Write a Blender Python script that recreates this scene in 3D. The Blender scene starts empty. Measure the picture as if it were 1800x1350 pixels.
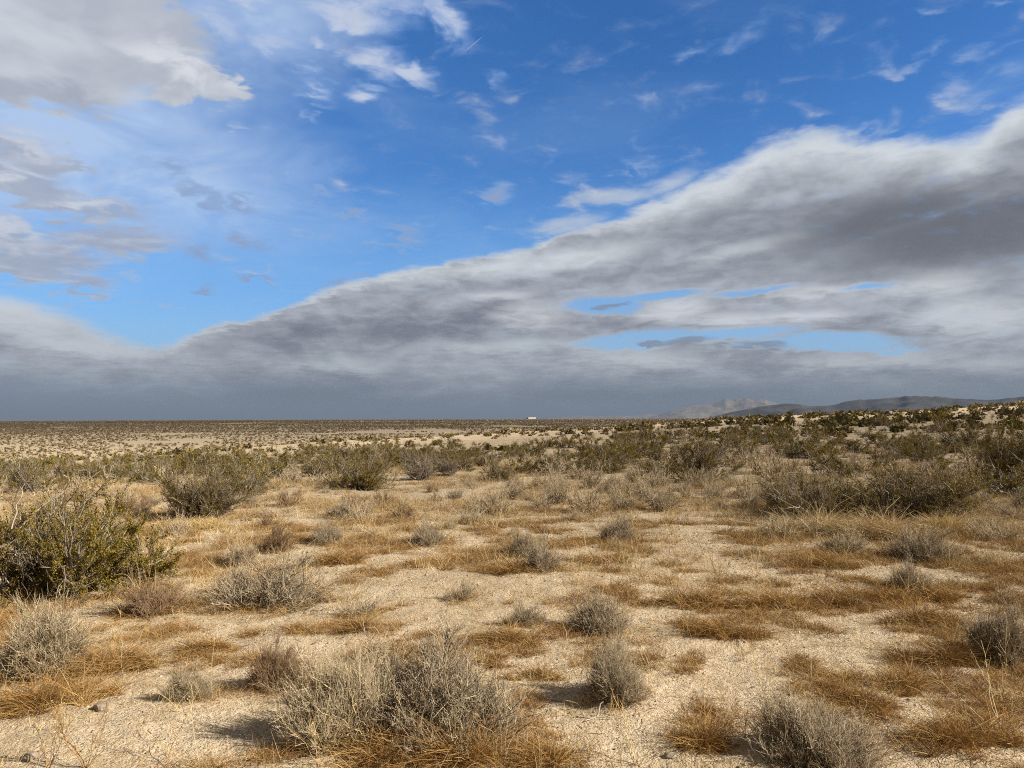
import bpy, math, random
import numpy as np
from mathutils import Vector

scene = bpy.context.scene
COL = scene.collection

# ------------------------------------------------------------------ camera
EYE = 1.6
FOC = 1300.0                                  # focal length in pixels of the 1800 px wide photo
PITCH = math.atan((740 - 675) / FOC)          # the true horizon is at row 740
cam = bpy.data.cameras.new("camera")
cam.sensor_width = 36.0
cam.lens = 36.0 * FOC / 1800.0
cam.clip_start = 0.05
cam.clip_end = 80000.0
cam_obj = bpy.data.objects.new("camera", cam)
COL.objects.link(cam_obj)
cam_obj.location = (0, 0, EYE)
cam_obj.rotation_euler = (math.pi / 2 + PITCH, 0, 0)
scene.camera = cam_obj

# ------------------------------------------------------------------ light and exposure
SUN_EL, SUN_AZ = math.radians(33), math.radians(104)      # azimuth clockwise from the view direction
SKY_STRENGTH, EXPOSURE = 0.10, 1.0
SUN_DIR = Vector((math.sin(SUN_AZ) * math.cos(SUN_EL), math.cos(SUN_AZ) * math.cos(SUN_EL), math.sin(SUN_EL)))
scene.view_settings.view_transform = 'Standard'
scene.view_settings.look = 'None'
scene.view_settings.exposure = EXPOSURE
scene.view_settings.gamma = 1.0
scene.view_settings.use_curve_mapping = False
sun = bpy.data.lights.new("sun", 'SUN')
sun.energy = 5.0
sun.angle = math.radians(0.5)
sun.color = (1.0, 0.905, 0.75)
sun_obj = bpy.data.objects.new("sun", sun)
COL.objects.link(sun_obj)
sun_obj.rotation_euler = (-SUN_DIR).to_track_quat('-Z', 'Y').to_euler()
scene.cycles.max_bounces = 5
scene.cycles.transparent_max_bounces = 12
scene.cycles.volume_bounces = 0
scene.cycles.use_denoising = False
scene.cycles.filter_width = 1.1

def pix_dir(x, y):
    """World direction seen at a pixel of the 1800 x 1350 photo."""
    u, v = (x - 900) / FOC, (675 - y) / FOC
    d = Vector((u, math.cos(PITCH) - v * math.sin(PITCH), math.sin(PITCH) + v * math.cos(PITCH)))
    return d.normalized()

def pix_ae(x, y):
    d = pix_dir(x, y)
    return math.degrees(math.atan2(d.x, d.y)), math.degrees(math.asin(d.z))

# ------------------------------------------------------------------ sky
world = bpy.data.worlds.new("World")
scene.world = world
world.use_nodes = True
world.cycles.sampling_method = 'MANUAL'
world.cycles.sample_map_resolution = 512
NT = world.node_tree
NT.nodes.clear()

class S:
    """A node socket that can be calculated with."""
    nt = NT
    def __init__(self, sock): self.s = sock
    @staticmethod
    def math(op, *a, clamp=False):
        n = S.nt.nodes.new('ShaderNodeMath'); n.operation = op; n.use_clamp = clamp
        for i, v in enumerate(a): S.plug(n.inputs[i], v)
        return S(n.outputs[0])
    @staticmethod
    def plug(inp, v):
        if isinstance(v, S): S.nt.links.new(v.s, inp)
        elif isinstance(v, (tuple, list)) and len(v) == 3 and inp.type == 'RGBA': inp.default_value = (*v, 1)
        else: inp.default_value = v
    def __add__(a, b): return S.math('ADD', a, b)
    def __radd__(a, b): return S.math('ADD', b, a)
    def __sub__(a, b): return S.math('SUBTRACT', a, b)
    def __rsub__(a, b): return S.math('SUBTRACT', b, a)
    def __mul__(a, b): return S.math('MULTIPLY', a, b)
    def __rmul__(a, b): return S.math('MULTIPLY', b, a)
    def __truediv__(a, b): return S.math('DIVIDE', a, b)
    def __rtruediv__(a, b): return S.math('DIVIDE', b, a)

def mx(a, b): return S.math('MAXIMUM', a, b)
def mn(a, b): return S.math('MINIMUM', a, b)
def clamp01(a): return S.math('ADD', a, 0.0, clamp=True)
def smooth(a, lo, hi, o0=0.0, o1=1.0):
    n = S.nt.nodes.new('ShaderNodeMapRange'); n.interpolation_type = 'SMOOTHSTEP'
    S.plug(n.inputs[0], a)
    for i, v in enumerate((lo, hi, o0, o1)): S.plug(n.inputs[1 + i], v)
    return S(n.outputs[0])
def linear(a, lo, hi, o0=0.0, o1=1.0):
    n = S.nt.nodes.new('ShaderNodeMapRange'); n.interpolation_type = 'LINEAR'; n.clamp = True
    S.plug(n.inputs[0], a)
    for i, v in enumerate((lo, hi, o0, o1)): S.plug(n.inputs[1 + i], v)
    return S(n.outputs[0])
def vec(x, y, z=0.0):
    n = S.nt.nodes.new('ShaderNodeCombineXYZ')
    for i, v in enumerate((x, y, z)): S.plug(n.inputs[i], v)
    return S(n.outputs[0])
def noise(v, scale, detail=5.0, rough=0.55, dist=0.0):
    n = S.nt.nodes.new('ShaderNodeTexNoise'); n.noise_dimensions = '2D'
    S.plug(n.inputs['Vector'], v)
    n.inputs['Scale'].default_value = scale; n.inputs['Detail'].default_value = detail
    n.inputs['Roughness'].default_value = rough; n.inputs['Distortion'].default_value = dist
    return S(n.outputs['Fac'])
def mixc(f, a, b):
    n = S.nt.nodes.new('ShaderNodeMix'); n.data_type = 'RGBA'; n.clamp_factor = True
    S.plug(n.inputs['Factor'], f)
    S.plug([i for i in n.inputs if i.name == 'A' and i.type == 'RGBA'][0], a)
    S.plug([i for i in n.inputs if i.name == 'B' and i.type == 'RGBA'][0], b)
    return S([o for o in n.outputs if o.type == 'RGBA'][0])
def s2l(c): return c / 12.92 if c <= 0.04045 else ((c + 0.055) / 1.055) ** 2.4
def srgb(r, g, b, k=1.0): return tuple(s2l(c / 255) * k for c in (r, g, b))
def disp(r, g, b):
    """Sky radiance that the exposure turns into this display colour."""
    return srgb(r, g, b, 1.0 / (SKY_STRENGTH * 2 ** EXPOSURE))

AZ0, AZ1, EL0, EL1 = -45.0, 45.0, -3.0, 42.0
def profile(points):
    """A curve azimuth -> elevation through points given as photo pixels."""
    n = S.nt.nodes.new('ShaderNodeFloatCurve')
    c = n.mapping.curves[0]
    pts = []
    for x, y in points:
        a, e = pix_ae(x, y)
        pts.append(((a - AZ0) / (AZ1 - AZ0), (e - EL0) / (EL1 - EL0)))
    pts = [(0.0, pts[0][1])] + pts + [(1.0, pts[-1][1])]
    while len(c.points) < len(pts): c.points.new(0.5, 0.5)
    for p, (px, py) in zip(c.points, sorted(pts)): p.location = (px, min(1, max(0, py)))
    n.mapping.update()
    n.inputs['Factor'].default_value = 1.0
    S.plug(n.inputs['Value'], az_n)
    return S(n.outputs[0]) * (EL1 - EL0) + EL0

tc = NT.nodes.new('ShaderNodeTexCoord')
sep = NT.nodes.new('ShaderNodeSeparateXYZ')
NT.links.new(tc.outputs['Generated'], sep.inputs[0])
dx, dy, dz = (S(o) for o in sep.outputs)
az = S.math('ARCTAN2', dx, dy) * (180 / math.pi)
el = S.math('ARCSINE', dz) * (180 / math.pi)
az_n = clamp01((az - AZ0) / (AZ1 - AZ0))

# a plane of air far above: cloud detail that shrinks towards the horizon
inv = 1.0 / (mx(dz, 0.0) + 0.10)
plane = vec(dx * inv, dy * inv)
# a streaked picture of the layers: long in azimuth, thin in elevation
flat = vec(az * 0.055, el * 0.16)
flat_b = vec(az * 0.040 + 7.3, el * 0.20)
n_low = (noise(flat, 1.0, 3, 0.55, 0.3) - 0.5) * 2.4
n_mid = (noise(flat, 2.6, 4, 0.6, 0.3) - 0.5) * 2.4
n_fine = (noise(flat, 8.0, 4, 0.52, 0.2) - 0.5) * 2.4
n_str = (noise(flat_b, 1.7, 5, 0.52, 0.4) - 0.5) * 2.4
n_pl = (noise(plane, 2.4, 4, 0.6, 0.4) - 0.5) * 2.4
n_pl2 = (noise(plane, 7.0, 5, 0.53, 0.5) - 0.5) * 2.4
n_pl3 = (noise(plane, 19.0, 4, 0.56, 0.3) - 0.5) * 2.4
where = vec(az + n_pl * 1.5 + n_pl2 * 1.5 + n_fine * 0.5, el + n_mid * 0.7 + n_pl2 * 1.0 + n_fine * 0.5)

calm = vec(az + n_pl * 0.9 + n_pl2 * 0.5 + n_fine * 0.3, el + n_mid * 0.35 + n_pl2 * 0.22 + n_fine * 0.12)

def blob(x, y, rx, ry, rot=0.0, inner=0.0, w=None):
    """1 inside a soft ellipse of the sky, 0 outside; given in photo pixels."""
    a0, e0 = pix_ae(x, y)
    ra = (pix_ae(x + rx, y)[0] - pix_ae(x - rx, y)[0]) / 2
    re = (pix_ae(x, y - ry)[1] - pix_ae(x, y + ry)[1]) / 2
    m = S.nt.nodes.new('ShaderNodeMapping'); m.vector_type = 'TEXTURE'
    m.inputs['Location'].default_value = (a0, e0, 0)
    m.inputs['Rotation'].default_value = (0, 0, math.radians(rot))
    m.inputs['Scale'].default_value = (ra, re, 1)
    if LAST:                                                # makes the shader work through the blobs one after another
        c = S.nt.nodes.new('ShaderNodeVectorMath'); c.operation = 'MULTIPLY_ADD'
        S.nt.links.new(LAST[-1].s, c.inputs[0]); c.inputs[1].default_value = (1e-6, 1e-6, 1e-6)
        S.nt.links.new((w or where).s, c.inputs[2]); S.nt.links.new(c.outputs[0], m.inputs['Vector'])
    else:
        S.nt.links.new((w or where).s, m.inputs['Vector'])
    d = S.nt.nodes.new('ShaderNodeVectorMath'); d.operation = 'LENGTH'
    S.nt.links.new(m.outputs[0], d.inputs[0])
    LAST.append(smooth(S(d.outputs['Value']), inner, 1.0, 1.0, 0.0))
    return LAST[-1]
LAST = []
def total(items):
    out = items[0]
    for i in items[1:]: out = mx(out, i)
    return out

sky = NT.nodes.new('ShaderNodeTexSky')
sky.sky_type = 'NISHITA'
sky.sun_disc = False
sky.sun_elevation = SUN_EL
sky.sun_rotation = SUN_AZ
sky.altitude = 900
sky.air_density = 1.0
sky.dust_density = 0.6
sky.ozone_density = 3.0
hs = NT.nodes.new('ShaderNodeHueSaturation')
hs.inputs['Saturation'].default_value = 1.25
hs.inputs['Value'].default_value = 1.0
NT.links.new(sky.outputs[0], hs.inputs['Color'])
colour = S(hs.outputs[0])
hs.inputs['Saturation'].default_value = 1.26
tint = NT.nodes.new('ShaderNodeMix'); tint.data_type = 'RGBA'; tint.blend_type = 'MULTIPLY'
tint.inputs[0].default_value = 1.0
NT.links.new(colour.s, tint.inputs[6])
tint.inputs[7].default_value = (0.65, 0.73, 0.85, 1)
colour = S(tint.outputs[2])
# the clear air is deepest blue high on the right and pales low and to the left
deep = smooth(el, 12, 30) * smooth(az, -12, 16) * 0.30
colour = mixc(deep, colour, disp(22, 74, 140))
low = smooth(el, 20, 4) * 0.55
colour = mixc(low, colour, disp(138, 196, 250))
colour = mixc(smooth(el, 9, 3) * 0.45, colour, disp(168, 212, 244))
veil_n = clamp01(0.85 + n_pl * 0.8)
veil = smooth(az + n_low * 10 - el * 0.25, -12, -34) * veil_n * smooth(el, 9.5, 16)
colour = mixc(veil * 0.75, colour, disp(200, 222, 250))
thin = clamp01(smooth(noise(plane, 1.1, 5, 0.6, 1.0), 0.47, 0.8) * 0.12)
colour = mixc(thin, colour, disp(180, 208, 245))

# --- small clouds in the blue
def puff(colour, blobs, grain, lo, hi, c_thin, c_thick, strength=1.0):
    d = total(blobs) + grain
    a = smooth(d, lo, hi)
    t = smooth(d + n_pl2 * 0.3, lo + 0.25, hi + 0.35)
    return mixc(a * strength, colour, mixc(t, c_thin, c_thick))
g = n_pl2 * 0.40 + n_pl3 * 0.22
wisps = [blob(1290, 75, 100, 30, 24), blob(1215, 92, 75, 22, 10), blob(1600, 126, 50, 20, 4), blob(1625, 92, 46, 30), blob(1712, 95, 75, 34, -6),
         blob(1690, 150, 95, 36, -12), blob(1722, 178, 60, 34), blob(1770, 130, 80, 36, 20), blob(868, 138, 46, 20, -12), blob(1000, 318, 60, 18, 15), blob(1140, 292, 70, 30, -4),
         blob(1520, 225, 140, 24, -4), blob(535, 205, 50, 22, -30), blob(425, 220, 60, 20, -10), blob(1640, 8, 70, 16), blob(1760, 5, 70, 18)]
colour = puff(colour, wisps, g, 0.15, 1.15, disp(120, 162, 220), disp(190, 203, 228), 0.48)
puffs = [blob(665, 112, 100, 54, -8, 0.1), blob(735, 128, 70, 30, -8, 0.1), blob(640, 165, 62, 26, 4), blob(540, 157, 62, 28, -14),
         blob(480, 75, 120, 48, -6, 0.1), blob(560, 72, 50, 22), blob(370, 45, 110, 60, 0, 0.1), blob(620, 25, 170, 52, -4, 0.2), blob(775, 28, 85, 66, -40, 0.2),
         blob(690, 10, 130, 48, 0, .2), blob(455, 5, 110, 36), blob(520, 120, 70, 26, -10)]
colour = puff(colour, puffs, g, 0.0, 1.2, disp(140, 174, 226), disp(206, 214, 232), 0.95)
greys = [blob(465, 489, 56, 13, -8, 0.3), blob(705, 408, 80, 30, -6), blob(560, 338, 52, 14), blob(880, 338, 50, 30), blob(360, 345, 80, 38, -24, .1), blob(300, 298, 70, 28),
         blob(428, 352, 58, 22, -8), blob(440, 425, 76, 28, -10), blob(350, 445, 76, 28, -8), blob(350, 508, 58, 20), blob(620, 372, 44, 16), blob(608, 495, 80, 13, 6)]
colour = puff(colour, greys, n_pl2 * 0.30 + n_pl3 * 0.10, 0.05, 1.1, disp(142, 178, 226), disp(146, 165, 203), 0.85)

# --- the cloud mass in the upper left and the soft bars beneath it
mass = [blob(60, 40, 440, 140, 0, 0.5), blob(40, 130, 280, 80, -2, 0.4), blob(310, 128, 165, 66, -10, 0.3), blob(400, 150, 62, 38, -20, .2), blob(190, 20, 210, 70, 0, 0.4)]
dm = total(mass) + (n_pl * 0.28 + n_pl2 * 0.30 + n_pl3 * 0.12)
am = smooth(dm, 0.12, 0.72)
body = mixc(smooth(n_low * 0.6 + n_pl * 0.5 + n_pl2 * 0.25, -0.35, 0.4), disp(182, 188, 200), disp(212, 217, 225))
bright = total([blob(330, 115, 140, 46, -8, 0.2), blob(395, 140, 56, 30)]) * smooth(n_pl2 + n_pl * 0.6, -0.5, 0.35)
body = mixc(bright * 0.9, body, disp(229, 232, 239))
body = mixc(blob(60, 165, 200, 38, 0, 0.2) * 0.6, body, disp(160, 168, 186))
colour = mixc(am * 0.96, colour, body)
lp, lq = plane, vec(dx * inv, dy * inv + 0.05)
relief_l = (noise(lq, 5.0, 5, 0.52, 0.3) - noise(lp, 5.0, 5, 0.52, 0.3)) * 3.0
bars = [blob(30, 330, 200, 30, -6, 0.2), blob(60, 440, 260, 60, 0, .1), blob(40, 262, 180, 58, -10, 0.2), blob(100, 275, 115, 34, -18, .2), blob(20, 305, 125, 32, -6, 0.3), blob(150, 365, 180, 40, 0, 0.2), blob(-10, 410, 150, 66, -14, .3), blob(190, 420, 210, 44, 4, 0.2),
        blob(60, 470, 190, 48, -8, 0.2), blob(140, 500, 105, 30)]
db = total(bars) + (n_pl * 0.2 + n_pl2 * 0.34 + n_fine * 0.2)
ab = smooth(db, 0.0, 1.05)
lit = smooth(db + n_mid * 0.4, 0.15, 0.8, 1.0, 0.0)
top_lit = total([blob(50, 240, 120, 28, -10), blob(40, 300, 120, 20), blob(20, 400, 100, 44, -20), blob(140, 360, 80, 18)])
bcol = mixc(clamp01(lit * 0.4 + top_lit * 0.8 + n_pl2 * 0.25), disp(172, 181, 201), disp(216, 221, 231))
bcol = mixc(clamp01(relief_l) * 0.5, bcol, disp(230, 234, 241))
bcol = mixc(clamp01(relief_l * -1.0) * 0.4, bcol, disp(146, 156, 180))
colour = mixc(ab * 0.94, colour, bcol)

def cb(*q): return blob(*q, w=calm)
rel_p = vec(az * 0.10, el * 0.15)
rel_q = vec(az * 0.10, el * 0.15 + 0.13)
relief = (noise(rel_p, 1.35, 5, 0.5, 0.25) - noise(rel_q, 1.35, 5, 0.5, 0.25)) * 3.0       # lit tops and shaded undersides of the billows
# --- the great bank: its outline as azimuth -> elevation
top = profile([(-120, 490), (0, 512), (60, 527), (120, 548), (180, 576), (230, 598), (290, 607), (330, 592), (380, 571), (450, 556), (500, 540), (560, 515), (640, 491), (720, 472),
               (800, 459), (900, 443), (960, 424), (1000, 405), (1080, 386), (1150, 352), (1230, 316), (1290, 288), (1330, 258), (1385, 240), (1440, 231), (1500, 241), (1560, 243),
               (1620, 241), (1690, 243), (1735, 228), (1765, 196), (1800, 176), (1900, 130)])
right = smooth(az, 2, 18)
lefty = smooth(az, -22, -30)
billow = n_fine * 0.30 + n_pl2 * 0.45 + n_pl3 * 0.2
edge = top + n_mid * 0.12 + billow * (0.75 + right * 0.35) + n_low * 0.08
s = edge - el                                               # degrees beneath the upper edge
finger = total([cb(1085, 346, 130, 24, 2, 0.2), cb(1000, 395, 110, 26, 8, 0.2), cb(1180, 320, 90, 30, 20)]) + g * 0.6
a_bank = mx(smooth(s, -0.3 - right * 0.3, 0.3 + right * 0.6 + lefty * 0.8), smooth(finger, 0.1, 1.2) * 0.7)
holes = [cb(1060, 538, 92, 24, -2, 0.3), cb(1150, 522, 130, 12, 6, .2), cb(1330, 511, 130, 11, 3), cb(1530, 503, 80, 10, 3), cb(1120, 599, 135, 22, 5, 0.4), cb(1290, 588, 180, 17, 2, 0.3), cb(1475, 602, 160, 24, -3, 0.4),
         cb(1360, 604, 130, 12, 0, .2), cb(1570, 616, 80, 11, -4)]
dh = total(holes) * 1.15 + n_str * 0.22 + n_pl2 * 0.2 + n_fine * 0.26
a_hole = smooth(dh + n_pl3 * 0.2, 0.0, 1.05)
tone = n_str * 0.3 + n_low * 0.5 + n_fine * 0.06 + n_pl2 * 0.14
bank = mixc(smooth(tone * 0.5 + relief * 0.4, -0.6, 0.6), disp(128, 134, 148), disp(180, 186, 196))
def shade(c, blobs, target, amount, grain=0.5):
    d = total(blobs)
    return mixc(clamp01(d * (1.0 + n_str * grain * 0.35 + n_pl2 * grain * 0.45)) * amount, c, target)
bank = shade(bank, [cb(1250, 375, 180, 44, 18), cb(1100, 440, 210, 34, 8)], disp(138, 145, 156), 0.7)
bank = shade(bank, [cb(760, 572, 350, 56, 4, 0.2), cb(500, 590, 200, 50, 12, 0.1)], disp(120, 125, 139), 1.0, 0.3)
bank = shade(bank, [cb(800, 512, 280, 20, 7, 0.1), cb(1150, 482, 280, 26, 3), cb(1480, 470, 250, 24, 2)], disp(130, 137, 150), 0.7)
bank = shade(bank, [cb(1010, 455, 190, 34, 8, .1), cb(860, 470, 230, 26, 8), cb(1330, 432, 150, 20, 8)], disp(214, 221, 227), 0.95, 0.9)
bank = shade(bank, [cb(940, 552, 100, 38, 0, .1), cb(880, 520, 100, 16)], disp(208, 210, 216), 0.95, 0.7)
bank = shade(bank, [cb(590, 642, 150, 24, 0), cb(640, 650, 80, 14), cb(880, 608, 200, 17, 2)], disp(194, 203, 208), 0.95, 0.8)
bank = shade(bank, [cb(1180, 548, 95, 30, 8, 0.2), cb(1290, 560, 140, 20, -3), cb(1440, 512, 150, 18, 3), cb(1400, 556, 170, 18)], disp(220, 224, 230), 0.9, 1.0)
bank = shade(bank, [cb(1720, 555, 200, 54, 0), cb(1640, 500, 150, 36)], disp(212, 217, 222), 0.95, 1.2)
bank = shade(bank, [cb(1130, 630, 180, 24, -2), cb(1520, 634, 260, 22, 0), cb(1720, 645, 150, 26)], disp(204, 209, 214), 0.95, 0.9)
bank = shade(bank, [cb(30, 555, 190, 60, -16, 0.2), cb(130, 605, 210, 34, -8, .1)], disp(212, 218, 226), 0.9, 0.5)
bank = mixc(smooth(dh, -0.25, 0.35) * 0.35, bank, disp(226, 230, 235))
bank = mixc(clamp01(relief * 0.8) * 0.38, bank, disp(214, 219, 226))
bank = mixc(clamp01(relief * -0.8) * 0.38, bank, disp(112, 117, 128))
bank = shade(bank, [cb(1740, 398, 520, 105, 3, 0.25), cb(1560, 385, 380, 85, 9, 0.1)], disp(103, 107, 116), 0.92, 0.2)
rim_w = 0.7 + right * 2.7 + lefty * 0.9
rim = smooth(s + billow * 0.5 + n_mid * 0.3 - relief * 0.6, 0.15, rim_w, 1.0, 0.0)
bank = mixc(rim * (0.62 + right * 0.33), bank, disp(222, 229, 235))
# rain-grey air under the bank down to the horizon
base = mixc(smooth(az, -14, -34), disp(118, 129, 143), disp(140, 153, 172))
base = mixc(smooth(az, 14, 32) * 0.8, base, disp(136, 146, 156))
base = mixc(smooth(el, 2.2, 0.0) * 0.5, base, disp(136, 148, 163))
base = mixc(smooth(n_str * 0.6 + n_low * 0.4, -0.1, 0.7) * 0.25, base, disp(160, 170, 180))
rain = noise(vec(az * 0.22 + el * 0.10, el * 0.05), 1.0, 4, 0.5) - 0.5
base = mixc(clamp01(rain * 0.5 + 0.05), base, disp(152, 163, 178))
base = mixc(clamp01(rain * -0.5), base, disp(112, 122, 137))
fall = smooth(el + n_str * 0.8 + n_low * 0.6, 4.2, 1.4)
bank = mixc(fall * 0.95, bank, base)
colour = mixc(a_bank * (1.0 - a_hole * 0.88), colour, bank)
# a few dark scraps drifting across the low gaps
scraps = [cb(1210, 600, 80, 12, 5), cb(1330, 607, 90, 13, -2), cb(1070, 540, 56, 9, 3), cb(1150, 605, 50, 8)]
colour = mixc(smooth(total(scraps) + n_fine * 0.35 + n_str * 0.2, 0.15, 0.8) * 0.8, colour, disp(136, 146, 164))
# thin contrail
u, v = az - pix_ae(832, 78)[0], el - pix_ae(832, 78)[1]
line = smooth(S.math('ABSOLUTE', v - u * 0.70), 0.0, 0.07, 1.0, 0.0) * smooth(S.math('ABSOLUTE', u), 0.3, 0.9, 1.0, 0.0)
colour = mixc(line * 0.35, colour, disp(200, 216, 240))
# unseen dome overhead and behind: dim warm grey, added to lower the skylight
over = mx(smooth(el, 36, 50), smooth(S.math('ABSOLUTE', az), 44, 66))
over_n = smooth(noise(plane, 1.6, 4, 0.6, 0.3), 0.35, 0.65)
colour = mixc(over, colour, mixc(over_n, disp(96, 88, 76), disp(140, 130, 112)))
# the ground half of the sky dome, never seen past the land
colour = mixc(smooth(dz, -0.005, -0.05), colour, disp(150, 135, 110))

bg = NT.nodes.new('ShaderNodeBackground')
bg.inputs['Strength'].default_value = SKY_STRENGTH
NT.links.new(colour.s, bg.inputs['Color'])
wout = NT.nodes.new('ShaderNodeOutputWorld')
NT.links.new(bg.outputs[0], wout.inputs['Surface'])

# ================================================================== helpers
RNG = np.random.default_rng(11)

def hash2(ix, iy, seed):
    h = (ix.astype(np.int64) * 374761393 + iy.astype(np.int64) * 668265263 + seed * 974634541) & 0xFFFFFFFF
    h = ((h ^ (h >> 13)) * 1274126177) & 0xFFFFFFFF
    h = ((h ^ (h >> 16)) * 2246822519) & 0xFFFFFFFF
    return ((h ^ (h >> 15)) & 0xFFFFFF) / float(0xFFFFFF)
def vnoise(x, y, seed=0):
    x, y = np.asarray(x, float), np.asarray(y, float)
    fx, fy = np.floor(x), np.floor(y)
    u, v = x - fx, y - fy
    u = u * u * u * (u * (u * 6 - 15) + 10); v = v * v * v * (v * (v * 6 - 15) + 10)
    a, b = hash2(fx, fy, seed), hash2(fx + 1, fy, seed)
    c, d = hash2(fx, fy + 1, seed), hash2(fx + 1, fy + 1, seed)
    return (a * (1 - u) + b * u) * (1 - v) + (c * (1 - u) + d * u) * v
def fbm(x, y, octaves=4, seed=0):
    t, amp, n = 0.0, 0.5, 0.0
    for o in range(octaves):
        t = t + amp * (vnoise(x * 2 ** o + 17.3 * o, y * 2 ** o - 9.1 * o, seed + o) - 0.5); n += amp; amp *= 0.5
    return t / n * 2                                        # about -1 .. 1

CREST_X = np.array([-400, 0, 200, 400, 600, 700, 850, 1000, 1100, 1200, 1300, 1400, 1500, 1600, 1700, 1800, 2300.])
CREST_Y = np.array([812, 808, 803, 790, 776, 772, 764, 755, 750, 742, 736, 731, 727, 724, 720, 716, 704.])
CREST_D = np.array([48, 50, 55, 66, 80, 84, 92, 108, 118, 128, 140, 152, 164, 175, 183, 190, 200.])
FAR_X = np.array([-400, 0, 500, 950, 1300, 2300.])
FAR_Y = np.array([742, 741, 738.5, 737.5, 736, 735.])

def ground_z(x, y):
    """Height of the land. Flat sand where the photographer stands, a low bank, a hollow, then a long rise to the skyline."""
    x, y = np.asarray(x, float), np.asarray(y, float)
    r = np.hypot(x, y)
    ang = np.arctan2(x, y)
    px = 900 + FOC * np.tan(np.clip(ang, -1.0, 1.0))
    back = np.clip((np.abs(ang) - 0.9) / 0.6, 0, 1)
    dc = np.interp(px, CREST_X, CREST_D)
    zc = (EYE + (740 - np.interp(px, CREST_X, CREST_Y)) / FOC * dc) * (1 - back)
    u = np.clip((r - 16) / (dc - 16), 0, 1)
    near = zc * u ** 1.25
    past = np.maximum(r - dc, 0)
    fall = near - 0.075 * past ** 2 / (past + 14)
    yf = np.interp(px, FAR_X, FAR_Y)
    zf1 = EYE + (740 - yf) / FOC * 1400
    t = np.clip((r - 230) / 1170, 0, 1)
    far = -6.3 + (zf1 + 6.3) * t ** 0.93
    far = far - np.clip(r - 1450, 0, None) * 0.004
    far = np.maximum(far, -14)
    far = far + fbm(x / 160, y / 160, 3, 70) * 0.9 * np.clip((r - 120) / 300, 0, 1) * np.clip((1500 - r) / 500, 0, 1)
    k = 1.2
    h = np.clip(0.5 + 0.5 * (fall - far) / k, 0, 1)
    z = far * (1 - h) + fall * h + k * h * (1 - h)
    z = np.where(r < dc, near, z)
    rough = np.exp(-((r - 60) / 90) ** 2)
    z = z + 0.055 * fbm(x / 2.6, y / 2.6, 3, 5) * np.clip(r / 3, 0, 1) + 0.30 * fbm(x / 19, y / 19, 3, 9) * np.clip((r - 18) / 30, 0, 1) * rough
    near_w = np.clip((60 - r) / 40, 0, 1)
    z = z + near_w * (0.020 * fbm(x / 0.55, y / 0.55, 3, 21) + 0.012 * fbm(x / 0.13, y / 0.13, 3, 31))
    return z

def at(px, py, top=600.0):
    """The point of the land seen at a photo pixel."""
    d = pix_dir(px, py)
    r = np.exp(np.linspace(math.log(2.0), math.log(top), 4000))
    h = math.hypot(d.x, d.y)
    x, y, z = d.x / h * r, d.y / h * r, EYE + d.z / h * r
    hit = np.nonzero(z <= ground_z(x, y))[0]
    i = hit[0] if len(hit) else len(r) - 1
    return np.array([x[i], y[i], float(ground_z(x[i], y[i]))]), float(r[i])

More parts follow.
